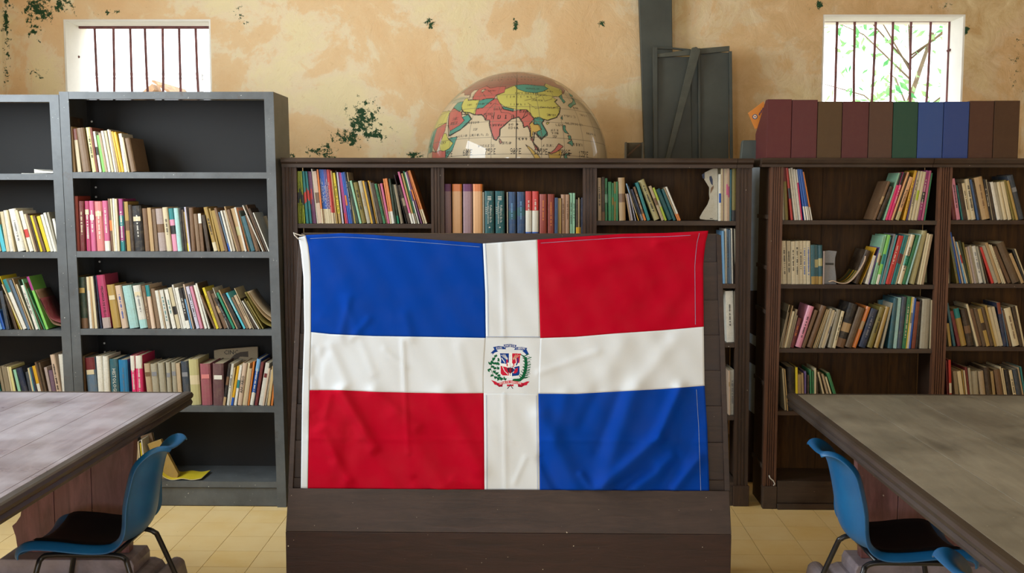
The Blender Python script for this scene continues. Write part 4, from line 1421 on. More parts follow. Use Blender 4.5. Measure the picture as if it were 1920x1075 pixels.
def chair(label, x, y, rz, sh=.405, seat=True):
    c = thing('shell_chair', label, 'chair', (x, y, 0), 'blue shell chairs at the tables')
    c.rotation_euler = (0, 0, rz)
    c.scale = (.88, .88, .88)
    line = catmull([(p[0], p[1], h) for p, h in zip(PROF, HALF)], 3)
    ns = len(line)
    T = [-1, -.97, -.92, -.84, -.72, -.5, -.25, 0, .25, .5, .72, .84, .92, .97, 1]
    V = []
    for i, (px, pz, h) in enumerate(line):
        a, b_ = line[max(i - 1, 0)], line[min(i + 1, ns - 1)]
        tx, tz = b_[0] - a[0], b_[1] - a[1]
        L = math.hypot(tx, tz) or 1
        nx_, nz_ = tz / L, -tx / L      # points to the sitter: up on the seat, forward on the back
        if nz_ < 0 and pz < .02:
            nx_, nz_ = -nx_, -nz_
        s = i / (ns - 1)
        bowl = .030 if s < .4 else .030 + .045 * min(1, (s - .4) / .25) * (1 - max(0, (s - .78) / .22))
        top = max(0, min(1, (s - .80) / .18))
        bowl *= 1 - .75 * top
        lip = .028 - .016 * top
        for t in T:
            u = abs(t)
            d = bowl * min(u, .84) ** 2.2 / .84 ** 2.2
            if u > .84:
                d = bowl - lip * ((u - .84) / .16) ** 1.6
            V.append((px + nx_ * d, h * t, sh + pz + nz_ * d))
    nt = len(T)
    Fc = [(i * nt + k, i * nt + k + 1, (i + 1) * nt + k + 1, (i + 1) * nt + k) for i in range(ns - 1) for k in range(nt - 1)]
    o = MB().add(V, Fc).build('seat_shell', M['shell'], c, True, fix=True)
    m = o.modifiers.new('thickness', 'SOLIDIFY')
    m.thickness = .006
    m.offset = 0
    m = o.modifiers.new('smooth', 'SUBSURF')
    m.levels = m.render_levels = 1
    # black pad in the dish of the seat
    pad, rows = [], [r for r in line if .06 < r[0] < .43 and r[1] < .06]
    tt = [-.86, -.8, -.6, -.3, 0, .3, .6, .8, .86]
    for i, (px, pz, h) in enumerate(rows):
        e = min(i, len(rows) - 1 - i)
        hh = h * (.9 if e == 0 else .97 if e == 1 else 1)
        for t in tt:
            u = abs(t)
            d = .030 * min(u, .84) ** 2.2 / .84 ** 2.2 + (.010 if (u < .83 and e > 0) else .002)
            pad.append((px, hh * t, sh + pz + d))
    n2 = len(tt)
    pf = [(i * n2 + k, i * n2 + k + 1, (i + 1) * n2 + k + 1, (i + 1) * n2 + k) for i in range(len(rows) - 1) for k in range(n2 - 1)]
    o = MB().add(pad, pf).build('seat_pad', M['pad'], c, True)
    # bent steel tube frame
    for s in (-1, 1):
        yy = s * .165
        MB().tube(catmull([(.47, s * .225, 0), (.40, yy + s * .02, sh - .10), (.385, yy, sh - .045), (.34, yy, sh - .030), (.20, yy, sh - .030),
                           (.10, yy, sh - .030), (.055, yy, sh - .045), (.035, yy + s * .012, sh - .09), (-.075, s * .225, 0)], 4), .011, 10).build('leg_frame', M['tube'], c, True)
        for xx in (.47, -.075):
            MB().tube([(xx, s * .225, 0), (xx * .985, s * .2235, .022)], [.015, .014], 10).build('foot_cap', M['pad'], c, True)
    for xx in (.10, .34):
        MB().tube([(xx, -.165, sh - .030), (xx, .165, sh - .030)], .009, 8).build('cross_bar', M['tube'], c, True)
    return c


# each faces its table
ch1 = chair('blue plastic shell chair facing the purplish table, by the steel bookcase', -1.335, 3.70, math.pi)
ch2 = chair('bright blue shell chair with black seat facing the grey brown table', 1.10, 3.68, 0)
ch3 = chair('blue shell chair of which only the backrest tip shows at the bottom', 1.105, 2.50, math.radians(2))

# ---------------------------------------------------------------- archive boxes on the right-hand case
bounds = [1437.8, 1484.2, 1532.6, 1578.8, 1628.7, 1674.0, 1720.7, 1768.6, 1816.8, 1862.9, 1911.3]
tops = [186.2, 187.3, 190.5, 190.5, 190.5, 190.8, 191.2, 190.8, 189.2, 188.8]
acol = ['#582325', '#57272a', '#4f3a22', '#54292a', '#51382c', '#1f4536', '#2f4a86', '#2a407c', '#4a2d20', '#442c19']
alab = ['dark red archive box at the end of the row, with its slanted side showing', 'dark red archive box second in the row beside the slanted end box',
        'olive brown archive box between two dark red boxes', 'dull red archive box between two brown boxes', 'brown archive box next to the green box',
        'dark green archive box, the only green one in the row', 'blue archive box beside the dark green box', 'blue archive box beside the dark brown box',
        'dark brown archive box beside the blue box', 'dark brown archive box at the far right end of the row']
YBX = Y_RIGHT - .005
for i in range(10):
    p0, p1 = at(bounds[i] + .5, 240, YBX), at(bounds[i + 1] - .5, 240, YBX)
    zt = at((bounds[i] + bounds[i + 1]) / 2, tops[i], YBX).z
    h, w, d = zt - ZR1, p1.x - p0.x, .265
    o = thing('archive_box', alab[i], 'box', (p0.x, YBX, ZR1), 'archive boxes on the reddish case')
    # magazine-file shape: full height at the front, the back half sloping down
    mb = MB().prism_x([(0, 0), (0, h), (.045, h), (d, h * .46), (d, 0)], 0, w)
    q = mb.build('box_body', M['archive'], o, bevel=.0015)
    q.color = (*lin(acol[i]), 1)
    q = MB().box(.003, w - .003, -.0008, -.0002, .003, h - .003).build('front_panel', M['archive'], o)
    q.color = (*[c * 1.03 for c in lin(acol[i])], 1)

# ---------------------------------------------------------------- things behind and on the cases
Yg = 6.66
A, B = at(1198, 0, Yg + .12), at(1208.5, 292, Yg + .12)
C_, D = at(1260, 0, Yg + .12), at(1263.5, 292, Yg + .12)
f1, f2 = interp_line(A, B), interp_line(C_, D)
o = MB().prism([(f1(0), 0), (f2(0), 0), (f2(3.7), 3.7), (f1(3.7), 3.7)], Yg + .12, Yg + .17).build('steel_column', M['green_metal'], bevel=.004)
tag(o, 'tall flat grey green steel column standing against the peeling wall', 'column')
cab = thing('metal_cabinet', 'grey green sheet metal cabinet leaning frame behind the low bookcase', 'cabinet', (at(1297, 200, Yg).x, Yg, 0))
invm = Matrix.Translation(-cab.location)


def PM(name, mb, mat=M['green_metal'], bevel=.002):
    o = mb.build(name, mat, cab, bevel=bevel)
    o.data.transform(invm)
    return o


px2 = lambda x, y, Y=Yg: at(x, y, Y)


def quad(name, pts, y0, y1, mat=M['green_metal'], low=True):
    P2 = [px2(x, y, y0) for x, y in pts]
    return PM(name, MB().prism([(p.x, p.z) for p in P2], y0, y1), mat)


def down(xt, yt, xb):
    """pixel line from (xt, yt) to (xb, 292) prolonged to the floor"""
    p, q = px2(xt, yt), px2(xb, 292)
    return interp_line(p, q), p.z


for nm, (xa, xb_, ya), (xc, xd), yo in (('door_panel', (1232, 1296, 105), (1232, 1299), .035), ('door_panel', (1313, 1369, 97), (1313, 1368), .03), ('centre_stile', (1297, 1313, 97), (1299, 1313), .045),
                                        ('side_stile', (1224, 1233, 88), (1226, 1233), 0), ('side_stile', (1367, 1372.5, 96), (1369, 1374.5), 0), ('middle_stile', (1309, 1314, 90), (1310, 1314.5), .01)):
    fa, za = down(xa, ya, xc)
    fb, _ = down(xb_, ya, xd)
    PM(nm, MB().prism([(fa(.02), .02), (fb(.02), .02), (fb(za), za), (fa(za), za)], Yg + yo, Yg + yo + .02))
quad('top_rail', [(1232, 101), (1232, 108), (1293, 103.5), (1368, 96), (1368, 86), (1300, 92)], Yg + .012, Yg + .03, M['green_metal2'])
quad('top_edge', [(1224, 86), (1224, 92), (1262, 92), (1292, 96), (1295, 92), (1262, 89)], Yg + .034, Yg + .05)
br_ = [px2(1297, 89, Yg - .03), px2(1314, 94, Yg - .03), px2(1258, 292, Yg - .03), px2(1249, 292, Yg - .03)]
sl = (br_[3].x - br_[0].x) / (br_[0].z - br_[3].z)
sl2 = (br_[2].x - br_[1].x) / (br_[1].z - br_[2].z)
z9 = br_[2].z - .5
PM('diagonal_bar', MB().prism([(br_[3].x + sl * .5, z9), (br_[2].x + sl2 * .5, z9), (br_[1].x, br_[1].z), ((br_[0].x + br_[1].x) / 2, br_[0].z + .004), (br_[0].x, br_[0].z - .003)], Yg - .03, Yg - .022), M['green_metal2'])
# small things on the top of the centre case
p0, p1 = at(1173, 293, Y_CENTRE + .2), at(1207, 266.5, Y_CENTRE + .2)
o = thing('wooden_box', 'small dark brown wooden box on the low case beside the globe', 'box', (p0.x, Y_CENTRE + .2, ZC1))
w, h = p1.x - p0.x, p1.z - ZC1
MB().box(0, w, 0, .07, 0, .006).box(0, .006, 0, .07, .006, h).box(w - .006, w, 0, .07, .006, h).box(.006, w - .006, .064, .07, .006, h).build('box_shell', M['darkbox'], o)
MB().prism([(.006, h * .25), (.012, h * .18), (w - .012, h * .86), (w - .018, h * .95)], .02, .03).build('slat', M['back_wood'], o)
p0, p1 = at(1389, 293, Y_CENTRE + .2), at(1425, 263, Y_CENTRE + .2)
o = MB().prism([(p0.x, ZC1), (p1.x, ZC1), (p1.x, p1.z), (p0.x + .012, p1.z), (p0.x + .006, p1.z - .008)], Y_CENTRE + .2, Y_CENTRE + .24).build('slate_case', M['slate_plastic'], bevel=.004)
tag(o, 'small dark slate coloured case beside the first archive box', 'case')
o = thing('orange_packet', 'orange printed packet sticking out behind the first archive box', 'packet', tuple(at(1416, 240, Y_RIGHT + .24)))
PQ = [at(x, y, Y_RIGHT + .24) - o.location for x, y in ((1403, 212), (1432, 190), (1446, 236), (1416, 242))]
ob = MB().prism([(p.x, p.z) for p in PQ], 0, .012).build('sleeve', M['cover_new'], o, bevel=.001)
ob.color = (*lin('#d9873a'), 1)
c = at(1415.5, 219, Y_RIGHT + .24) - o.location
for k, (r1, colr) in enumerate(((.013, '#3b4a7a'), (.009, '#e8d9b8'), (.004, '#b83a2c'))):
    ob = MB().tube([(c.x, -.001 - k * .0006, c.z), (c.x, -.0004 - k * .0006, c.z)], r1, 14).build('printed_badge', M['print'], o)
    ob.color = (*lin(colr), 1)
for q in range(3):
    ob = MB().prism([(c.x + .018 + q * .008, c.z + .008 + q * .012), (c.x + .024 + q * .008, c.z + .006 + q * .012), (c.x + .028 + q * .008, c.z + .020 + q * .012), (c.x + .022 + q * .008, c.z + .022 + q * .012)], -.0012, -.0004).build('printed_stroke', M['print'], o)
    ob.color = (*lin('#5a3a5a'), 1)
# loose papers on the far-left shelf and on the low case
z = SH[('L0', 1)]
for i, (xa, xb_, dz, rz, lab) in enumerate(((42, 88, 0, .05, 'thin white paper lying flat on the upper shelf of the far left case'), (66, 103, .004, -.06, 'folded white paper on top of the flat sheet, upper shelf of the far left case'))):
    p0, p1 = at(xa, 325, Y_STEEL + .05), at(xb_, 325, Y_STEEL + .05)
    hh = .003 if i == 0 else .012
    w = p1.x - p0.x
    o = MB().prism([(0, 0), (w, 0), (w, hh * .6), (w * .5, hh * .75), (0, hh * (1 if i == 0 else 1.6)), (0, hh * .7)], 0, .16).build('loose_paper', M['paper'])
    o.location = (p0.x, Y_STEEL + .04, z + dz)
    o.rotation_euler = (0, 0, rz)
    tag(o, lab, 'paper', 'papers on the far left shelf')
# torn string stuck on the fluted post
pp = [at(x, y, Y_RIGHT - .006) for x, y in ((1442, 892), (1444, 897), (1450, 902), (1453, 908), (1450, 911))]
o = MB().tube(pp, .003, 6).build('string_scrap', M['cord'], smooth=True)
tag(o, 'scrap of white string hanging low on the fluted wooden post', 'string')
# ---------------------------------------------------------------- books
# colour code: (hex, plain name)
BC = dict(
    w=('#d9d5c8', 'white'), w2=('#c9c4b8', 'off-white'), wl=('#c3bfce', 'pale lilac'), wp=('#cdc3b0', 'pale cream'), c=('#cfc09c', 'cream'), c2=('#c4a877', 'buff'), cy=('#d8cf8c', 'pale yellow'),
    cp=('#cdb39b', 'pinkish cream'), t=('#a98c64', 'tan'), tp=('#b09a7c', 'light tan'), t3=('#9a8258', 'dull tan'), b=('#6e5138', 'brown'), b2=('#7b624a', 'worn brown'), b3=('#5a4733', 'mottled brown'),
    db=('#3a2c20', 'dark brown'), k=('#1d1c1e', 'black'), g=('#7f8084', 'grey'), gn=('#2f7a4f', 'green'), em=('#1c8a68', 'emerald'), dkg=('#25382a', 'dark green'), lg=('#7ec25a', 'light green'),
    te=('#1f7a7c', 'teal'), lt=('#9cc4bf', 'pale teal'), lq=('#4fb2c0', 'turquoise'), bl=('#2356a8', 'blue'), nv=('#222f4a', 'navy'), lb=('#6fa0c8', 'light blue'), r=('#c23a34', 'red'),
    mr=('#6b2528', 'maroon'), cr=('#a83a5e', 'crimson'), ro=('#c25f84', 'rose'), sa=('#cf7d7a', 'salmon'), pk=('#d58ba2', 'pink'), hp=('#d8356f', 'hot pink'), mg=('#9c3a78', 'magenta'), pl=('#6a3a62', 'plum'),
    pu=('#6d5a94', 'purple'), y=('#d8c22e', 'yellow'), ys=('#d9a62c', 'amber'), o=('#cf7434', 'orange'), ol=('#7a6d32', 'olive'), oc=('#a58748', 'ochre'), li=('#a4b52e', 'lime'), gt=('#8f8168', 'greyish tan'),
    pg=('#a89790', 'greyish pink'), mv=('#6c5468', 'mauve'), gb=('#5c7286', 'blue grey'), gc=('#a39c88', 'grey cream'), kh=('#b0a878', 'khaki'), st=('#2e5d68', 'steel blue'), sl=('#39434f', 'slate'),
    pe=('#d2a070', 'peach'), mu=('#9c7f86', 'dusty mauve'), br=('#8f3a2e', 'brick red'), mi=('#8fc0a0', 'mint'), tu=('#a8846a', 'taupe'), cm=('#d6356a', 'raspberry'), cw=('#c9bda0', 'ivory'), rs=('#7a3a28', 'rust'),
    dt=('#155a60', 'dark teal'), bb=('#33527a', 'denim blue'), or_=('#d07a38', 'orange'), dr=('#94505a', 'dusty rose'), dm=('#654548', 'dull mauve'), cb=('#2576a4', 'bright blue'))
# every line: bottom-left x, top-left x, top y, thickness, colour [extras]; in units of that shelf's survey sheet
# extras: t/m/b:colour = band at top / middle / foot, s:colour = lettering down the spine, l:colour = label, x:text|colour = readable title
SHELVES = [
    ('L1', 1, (0, 160, 3.361), 548, None, """
425 403 220 10 db;436 415 222 10 db;447 428 196 11 db;458 436 262 22 t;490 457 275 24 c t:rs;522 480 272 50 b2;580 537 267 28 cy s:k;609 567 268 17 rs;627 585 292 15 w m:k;645 604 316 19 lg;666 621 302 15 tp;684 637 289 16 w2;703 655 288 16 c;721 674 280 14 w;738 688 285 12 tp;753 702 293 12 ys;768 716 297 16 ys;785 747 305 22 w;809 770 330 10 c;822 780 336 36 b2"""),
    ('L1', 2, (120, 350, 8.271), 1003, None, """
105 70 150 142 br s:c t:br;250 225 226 92 mr s:c;347 312 226 74 cr s:w l:c;426 385 224 80 ro s:w l:w;510 463 232 118 sa s:w l:c;632 582 222 88 ro s:w b:w;735 672 190 40 b m:o;778 716 190 22 c;800 750 186 32 w;838 788 192 32 c;872 830 192 76 mg m:te s:w b:te;950 908 230 18 k;975 922 236 58 oc m:b;1035 985 285 62 db;1105 1048 302 145 k s:w t:k l:c;1258 1205 340 85 b;1347 1290 330 56 t;1406 1348 352 62 b2;1472 1405 346 122 pg m:b;1598 1522 325 84 c s:k;1688 1612 342 82 pk t:te m:k;
1767 1700 336 74 lt;1844 1776 336 32 k;1876 1812 360 40 db;1920 1850 392 26 oc b:y;1940 1862 320 34 wl;1968 1925 330 86 b;2060 2004 425 66 b2;2132 2078 420 46 b t:w;2222 2134 445 86 db;2322 2158 326 66 oc s:k b:c;2390 2242 342 40 oc;2434 2276 378 66 oc;2502 2326 336 38 b;2560 2392 400 24 gb b:bl;2586 2424 378 30 w;2618 2462 375 58 wp;2680 2482 312 22 t;2704 2528 362 44 b;2750 2580 346 56 t m:kh;2810 2642 326 38 w;2852 2672 332 14 o;2868 2702 380 36 dkg;2906 2750 466 62 st;2972 2804 446 54 b;3028 2872 516 48 b2;3078 2766 296 18 w2;3100 2818 288 30 b;3134 2858 346 34 db;3172 2930 408 18 w"""),
    ('L1', 3, (120, 490, 7.676), 972, None, """
195 150 226 36 oc;234 193 231 12 db;248 202 232 100 dkg l:oc b:b;352 305 232 14 db;370 318 229 36 w t:c;410 355 221 34 t;450 384 220 42 c;494 420 210 22 k;520 438 214 26 nv;562 462 206 118 cr x:MECANICA DE SUELOS|k b:pg;702 604 346 112 oc l:c;836 730 356 92 cp s:bl;948 838 360 132 lt;1096 986 356 112 w s:g l:c b:lt;1210 1112 356 48 b s:tp;1262 1166 350 60 cp t:te;1326 1236 400 68 b2;1400 1306 426 44 w;1450 1356 424 26 tp;1484 1378 418 50 w s:te;1562 1440 414 54 w s:te;
1632 1500 384 50 c m:k;1686 1548 342 24 w2;1716 1588 386 58 w;1774 1645 396 50 k s:w b:w;1828 1700 396 20 lb t:k;1852 1712 334 20 cp;1878 1740 372 30 db;1908 1752 370 46 wl s:k;1958 1804 370 40 pk;2002 1848 366 24 mr;2024 1862 352 50 w;2078 1890 322 30 w b:w;2108 1912 320 60 b3;2168 1960 500 30 b;2198 1992 386 36 y s:oc;2238 2050 440 62 b2;2302 2106 476 56 b m:t;2360 2134 386 18 w;2384 2156 540 44 k s:g;2434 2192 460 34 em;2484 2222 420 20 t;2508 2270 480 56 k;2588 2328 462 32 lq s:w;2628 2404 530 38 b2;2668 2440 500 42 tp s:b;2722 2450 392 22 c;2750 2500 560 40 db;2798 2560 576 20 w;2822 2590 546 26 ol;2854 2622 580 22 ol"""),
    ('L1', 4, (130, 630, 7.676), 999, 865, """
155 130 302 96 b;268 212 320 142 gb t:mr l:c b:pg;415 375 296 88 w;508 476 294 84 w;602 570 336 118 st x:HISTOLOGIA|w;730 700 348 128 cb s:gb;903 866 290 66 cm t:w l:w s:w;975 950 286 96 cm t:w l:w s:w;1120 1070 402 90 tp l:b;1213 1168 406 96 gc l:g;1314 1270 392 94 gc;1414 1385 382 68 gc l:g;1486 1456 386 74 gc l:g;1568 1532 396 54 tp;
1634 1594 372 106 sl l:g;1744 1708 342 140 kh m:c;1900 1874 406 148 dr l:sa;2070 2062 400 156 dm l:w"""),
    ('L1', 4, (320, 630, 7.676), 999, 995, """
752 835 402 50 k m:b b:t;805 872 406 40 w s:k;845 905 458 22 c;865 958 440 42 ys b:bl;912 996 428 36 w m:te;962 1040 398 66 cp x:ANUARIO|k;1030 1112 396 30 c;1062 1132 476 40 tp;1105 1188 372 24 or_;1132 1238 342 60 bl s:w b:w t:lb;1208 1300 382 40 mr;1265 1366 398 56 w l:mr;1325 1412 470 24 cp;1352 1432 492 34 w;1390 1462 442 44 c2;1440 1498 470 30 or_"""),
    ('L0', 2, (0, 160, 3.361), 1050, None, """
-20 -70 806 26 c;14 -24 882 24 lq;42 0 798 20 c;64 20 790 20 w;88 40 788 20 c;112 50 784 52 w s:g;168 98 790 14 c;186 116 796 26 w m:r;214 146 814 14 c;230 164 812 12 b;244 178 820 10 db;256 190 823 17 y;276 206 826 16 b;296 230 828 22 y;320 254 818 18 w;340 272 806 18 w;356 296 802 12 gc;372 328 842 16 w"""),
    ('L0', 3, (0, 480, 3.706), 511, None, """
2 -38 380 18 lb;22 -16 386 16 bl;42 -8 246 30 sl;76 14 240 22 k;100 24 270 16 db;118 40 250 14 b;134 -6 142 15 y;150 14 200 8 c;162 18 168 26 w t:te;192 60 172 20 gb;214 86 160 12 t;228 108 200 12 c;240 128 168 12 dkg;252 147 207 20 w s:k;274 152 164 14 mi;290 168 190 12 b;304 180 230 10 gn;318 182 148 18 lg t:mg"""),
    ('L0', 4, (0, 480, 3.706), 1052, 978, """
-22 -62 862 24 k;2 -20 902 20 te;26 -14 772 20 gt;46 8 768 18 gt;64 26 770 18 gt;84 46 772 14 c;100 60 774 18 cy;122 82 788 8 db;132 88 794 24 mi;158 106 786 46 nv;206 174 810 22 sl;228 188 782 12 c;242 204 778 6 lq;250 208 778 20 nv;272 222 768 22 ys m:w;296 238 742 12 b;310 252 744 10 db;322 268 742 14 b3;344 302 778 20 pg;366 334 798 30 mv;398 345 690 38 cp s:k;437 405 686 42 w"""),
    ('L1', 5, (230, 770, 5.376), 706, 690, """
88 75 560 14 lb;106 92 540 12 gb;120 100 480 14 t;136 118 440 14 o;152 128 330 22 tp;178 146 318 16 c;196 160 316 10 db;208 168 330 14 y;224 180 300 12 w2"""),
    ('CL', 1, (540, 290, 6.718), 870, None, """
136 122 210 22 li m:nv s:k;158 136 210 22 li m:nv s:k;181 149 210 22 li m:nv s:k;204 160 210 22 li m:nv s:k;227 173 210 19 te m:r;247 190 211 19 te m:r;267 208 211 18 te m:r;286 224 212 18 te m:r;305 243 212 18 pl m:r;324 260 213 18 pl m:r;343 277 214 18 pl;364 290 182 16 w;382 308 212 46 cp m:b;
430 362 188 20 o b:c;452 386 188 19 bl s:w b:c;472 404 188 19 bl s:w b:c;492 424 189 18 bl s:w b:c;511 444 189 18 pu s:w b:c;530 463 190 18 pu s:w b:c;549 482 190 18 r s:w b:c;568 500 190 18 r b:c;587 516 192 20 r b:c;610 534 206 26 oc;638 556 232 32 y s:k b:oc;674 598 206 12 db;688 614 224 30 wl;720 632 226 24 mg b:r;746 655 228 22 mg;770 670 228 20 bl m:o;792 690 224 20 bl;814 710 220 16 nv s:w;832 736 224 12 c;846 764 330 14 y;
862 745 345 40 dkg;904 778 332 26 mi;932 818 356 60 ol s:k;994 880 336 52 gc s:t;1050 936 334 22 ys;1074 962 346 30 k;1108 1004 330 20 ys;1130 1022 342 24 gt;1158 1044 362 40 db;1204 1090 370 28 gn s:k;1236 1128 374 18 tu;1258 1160 366 26 ro;1288 1196 306 18 or_ b:c;1308 1214 304 34 or_ b:w;1346 1268 306 26 dkg;1374 1302 378 42 dkg b:em;1420 1330 380 30 gt;1452 1362 392 40 db;1494 1336 256 14 k;1512 1376 390 40 db m:gt;1556 1382 220 26 ro b:w;1588 1426 240 22 oc b:w;1612 1448 212 28 gn b:gc;1644 1472 226 26 w m:pu;1676 1484 216 22 pl m:o;1704 1500 208 22 or_ b:c;1734 1520 204 22 or_ b:c"""),
    ('CM', 1, (820, 300, 6.621), 921, None, """
92 84 300 82 mu t:pl;188 184 300 116 pe t:o;321 318 300 112 mu t:pl;446 442 300 114 pe t:o;566 562 400 18 gc;594 588 388 112 dt x:Folklore de la|w;722 716 388 112 dt x:Folklore de la|w;866 862 400 14 gc;880 876 398 96 bb s:lb m:st;990 988 398 98 bb s:lb m:st;1097 1095 390 76 r b:w s:w;1178 1178 390 78 r b:w s:w;1270 1270 426 88 br s:or_;1370 1370 426 84 br s:or_;1458 1460 470 18 bb;1478 1480 470 16 bb;1496 1498 476 19 oc;1517 1518 476 18 oc;1538 1538 430 50 tu s:b;1592 1592 430 48 tu s:b;1648 1648 412 28 mi s:k;1680 1682 412 28 mi s:k;1722 1722 490 28 db b:ys;1752 1752 470 10 c2 b:ys;1764 1764 488 18 db b:ys;1786 1786 470 22 nv"""),
    ('CR', 1, (1100, 290, 6.4), 796, None, """
134 128 278 46 tp s:k;182 180 270 36 db b:b;222 220 285 28 gn s:k m:mi;262 258 328 38 gn;304 304 342 20 gn m:ol;328 328 326 24 ol m:gn;355 352 326 24 gn;392 380 278 86 t m:b;518 462 470 10 t;532 474 474 24 wl;568 500 470 12 k;584 512 480 18 wl;618 472 350 20 c t:lb b:ys;644 494 378 14 k;660 528 420 26 nv b:g;690 558 392 26 b s:c b:or_;728 584 342 36 te;
812 624 318 74 kh s:k;902 744 384 34 tp m:b;938 790 402 34 li m:gc;978 826 426 62 dt;1042 898 420 48 dt;1092 924 404 18 tp b:or_;1112 946 394 22 w b:or_;
1586 1586 236 26 w m:bl;1614 1614 150 20 c;1636 1636 148 18 pg;1656 1656 146 14 c;1672 1674 150 20 cp m:ro;1694 1696 146 18 cp m:ro;1714 1720 180 22 st;1742 1744 150 56 ol b:k"""),
    ('CR', 2, (1250, 400, 3.36), 444, 440, """
356 348 112 12 lb;370 366 98 12 w;384 378 100 10 gb s:k;396 390 104 12 gb;410 404 96 8 w;420 412 100 10 k;432 424 98 6 gc"""),
    ('CR', 3, (1250, 400, 3.36), 812, None, """
380 372 492 46 w s:k;428 424 492 8 gc"""),
    ('CR', 4, (1250, 700, 2.865), 225, 225, """
332 331 -14 9 cp l:t;342 341 -14 24 w s:g"""),
    ('R1', 1, (1430, 290, 5.647), 698, None, """
168 162 136 16 w;187 168 134 20 lt;212 194 128 26 gc;242 216 140 40 ol t:mr;300 248 142 34 r m:sl b:r;338 272 150 16 w;356 296 142 26 w;384 322 156 22 w;408 350 160 30 cm t:w;440 366 156 22 bl b:w;466 386 158 22 bl b:w;492 408 160 16 bl b:w;514 424 186 14 or_ b:w;
1166 1326 288 26 b m:t;1200 1342 348 64 db;1276 1440 196 16 mi;1296 1456 196 26 hp t:k;1326 1484 194 24 hp t:k s:w;1354 1530 190 20 pe;1376 1546 214 12 db;1400 1552 244 48 pe b:kh x:MATEMATICA|k;1480 1608 172 34 ys s:b;1520 1630 190 16 pu;1540 1646 176 24 c s:k;1570 1672 180 26 c m:li;1600 1700 184 28 c;1640 1732 172 38 mg m:k s:w;1682 1768 172 22 ro;1708 1788 196 12 gn"""),
    ('R1', 2, (1430, 420, 5.647), 641, None, """
176 168 182 38 cw s:k;218 206 182 40 cw s:k;262 254 182 40 cw s:k;304 298 186 40 cw s:k;346 342 182 38 cw s:k;386 384 182 38 cw s:k;428 426 182 36 cw s:bl;468 464 182 38 cw s:bl;512 508 224 38 st b:oc;552 548 226 38 st b:oc m:kh;593 590 228 42 st b:oc m:kh;638 644 288 14 pg;
954 1090 292 60 db;1040 1204 254 30 ys s:k b:oc;1086 1170 340 38 w;1120 1238 250 22 pu;1146 1270 134 26 mi m:c;1170 1296 120 18 mi m:b;1192 1322 120 44 lg m:te b:w;1236 1348 142 14 lq;1252 1388 112 22 g;1276 1412 122 18 lq;1300 1444 130 36 r s:w;1338 1478 130 18 r;1358 1500 122 20 te m:mr;1382 1524 122 20 te m:mr;1404 1548 132 18 c;1426 1568 120 46 c m:em s:k;1472 1626 122 34 gn;1510 1662 114 34 lt;1552 1690 80 56 kh;1640 1744 102 20 c;1662 1764 112 14 c;1680 1780 112 22 tp"""),
    ('R1', 3, (1430, 540, 5.647), 642, None, """
178 282 182 12 c;192 260 262 22 gt;214 316 192 10 t;226 316 252 24 c;252 352 232 22 gt;276 360 294 14 gt;292 378 326 36 mr s:or_;342 480 204 68 pk s:k;412 552 242 32 b;462 618 200 60 b;532 676 230 14 t3;550 692 236 12 c;566 704 226 18 t3;588 716 222 22 gc;614 738 240 28 c;644 766 256 26 w2 m:g;690 786 236 44 gc;738 836 250 40 c s:k;
768 914 180 94 k m:t b:b;868 1012 220 72 b3;944 1102 208 46 or_ m:t;1014 1150 236 76 nv s:g;1104 1244 216 62 ol s:k;1180 1306 208 54 oc;1250 1362 162 42 gc;1324 1390 110 56 st;1382 1436 106 36 lt;1424 1480 96 50 sl;1472 1532 94 40 gn s:c;1512 1576 102 12 y;1524 1588 100 24 w m:g;1548 1610 110 18 bl;1574 1626 148 38 rs;1618 1668 136 36 k;1662 1694 118 94 gc;1768 1784 130 12 c"""),
    ('R1', 4, (1440, 670, 2.654), 267, 175, """
78 70 58 8 c;88 80 60 9 c2;98 96 50 38 k;138 137 52 11 y;150 150 88 18 t3;170 168 80 8 t;182 182 72 9 pu;196 196 90 8 db;208 206 62 8 gn;220 218 70 8 gn;230 230 55 9 c;242 240 98 7 db"""),
    ('R1', 4, (1440, 670, 2.654), 267, 175, """
270 246 76 9 c;290 266 86 10 tp;306 284 100 8 c;322 292 82 15 gn"""),
    ('R2', 1, (1760, 300, 4.3), 488, None, """
70 60 292 14 c;86 66 252 24 db;112 68 158 34 mr;148 103 154 36 pk s:k;188 140 206 10 te;200 154 190 32 db;238 186 190 24 c s:k;264 208 158 44 c s:k;310 248 160 20 bb;332 268 180 14 db;348 284 146 66 t s:b;416 362 156 16 k s:w;434 380 160 10 gt;446 398 188 24 db;472 412 182 26 w;500 440 184 22 gc;524 466 182 36 c;562 500 180 38 c;602 528 166 20 ol;624 548 170 16 oc;646 556 132 50 sl l:g"""),
    ('R2', 2, (1760, 300, 4.3), 1003, None, """
70 61 600 12 c;84 74 640 10 db;146 78 612 24 ol s:te;172 92 586 14 bl;190 112 622 18 cp;210 132 660 12 lb;224 142 664 12 c m:r;238 160 656 28 dkg;258 192 668 12 ol;272 216 706 16 tp;290 232 700 14 pg;306 248 694 22 gc;330 268 700 38 w s:g;370 304 700 20 gc;392 318 706 14 db;424 328 708 22 r;448 346 700 30 gc;480 372 674 28 t;510 400 684 14 c;524 414 688 14 c s:k;540 430 700 16 tp;560 440 706 28 b;596 468 678 64 b3;666 565 760 26 t;694 592 726 16 k;712 610 722 12 c"""),
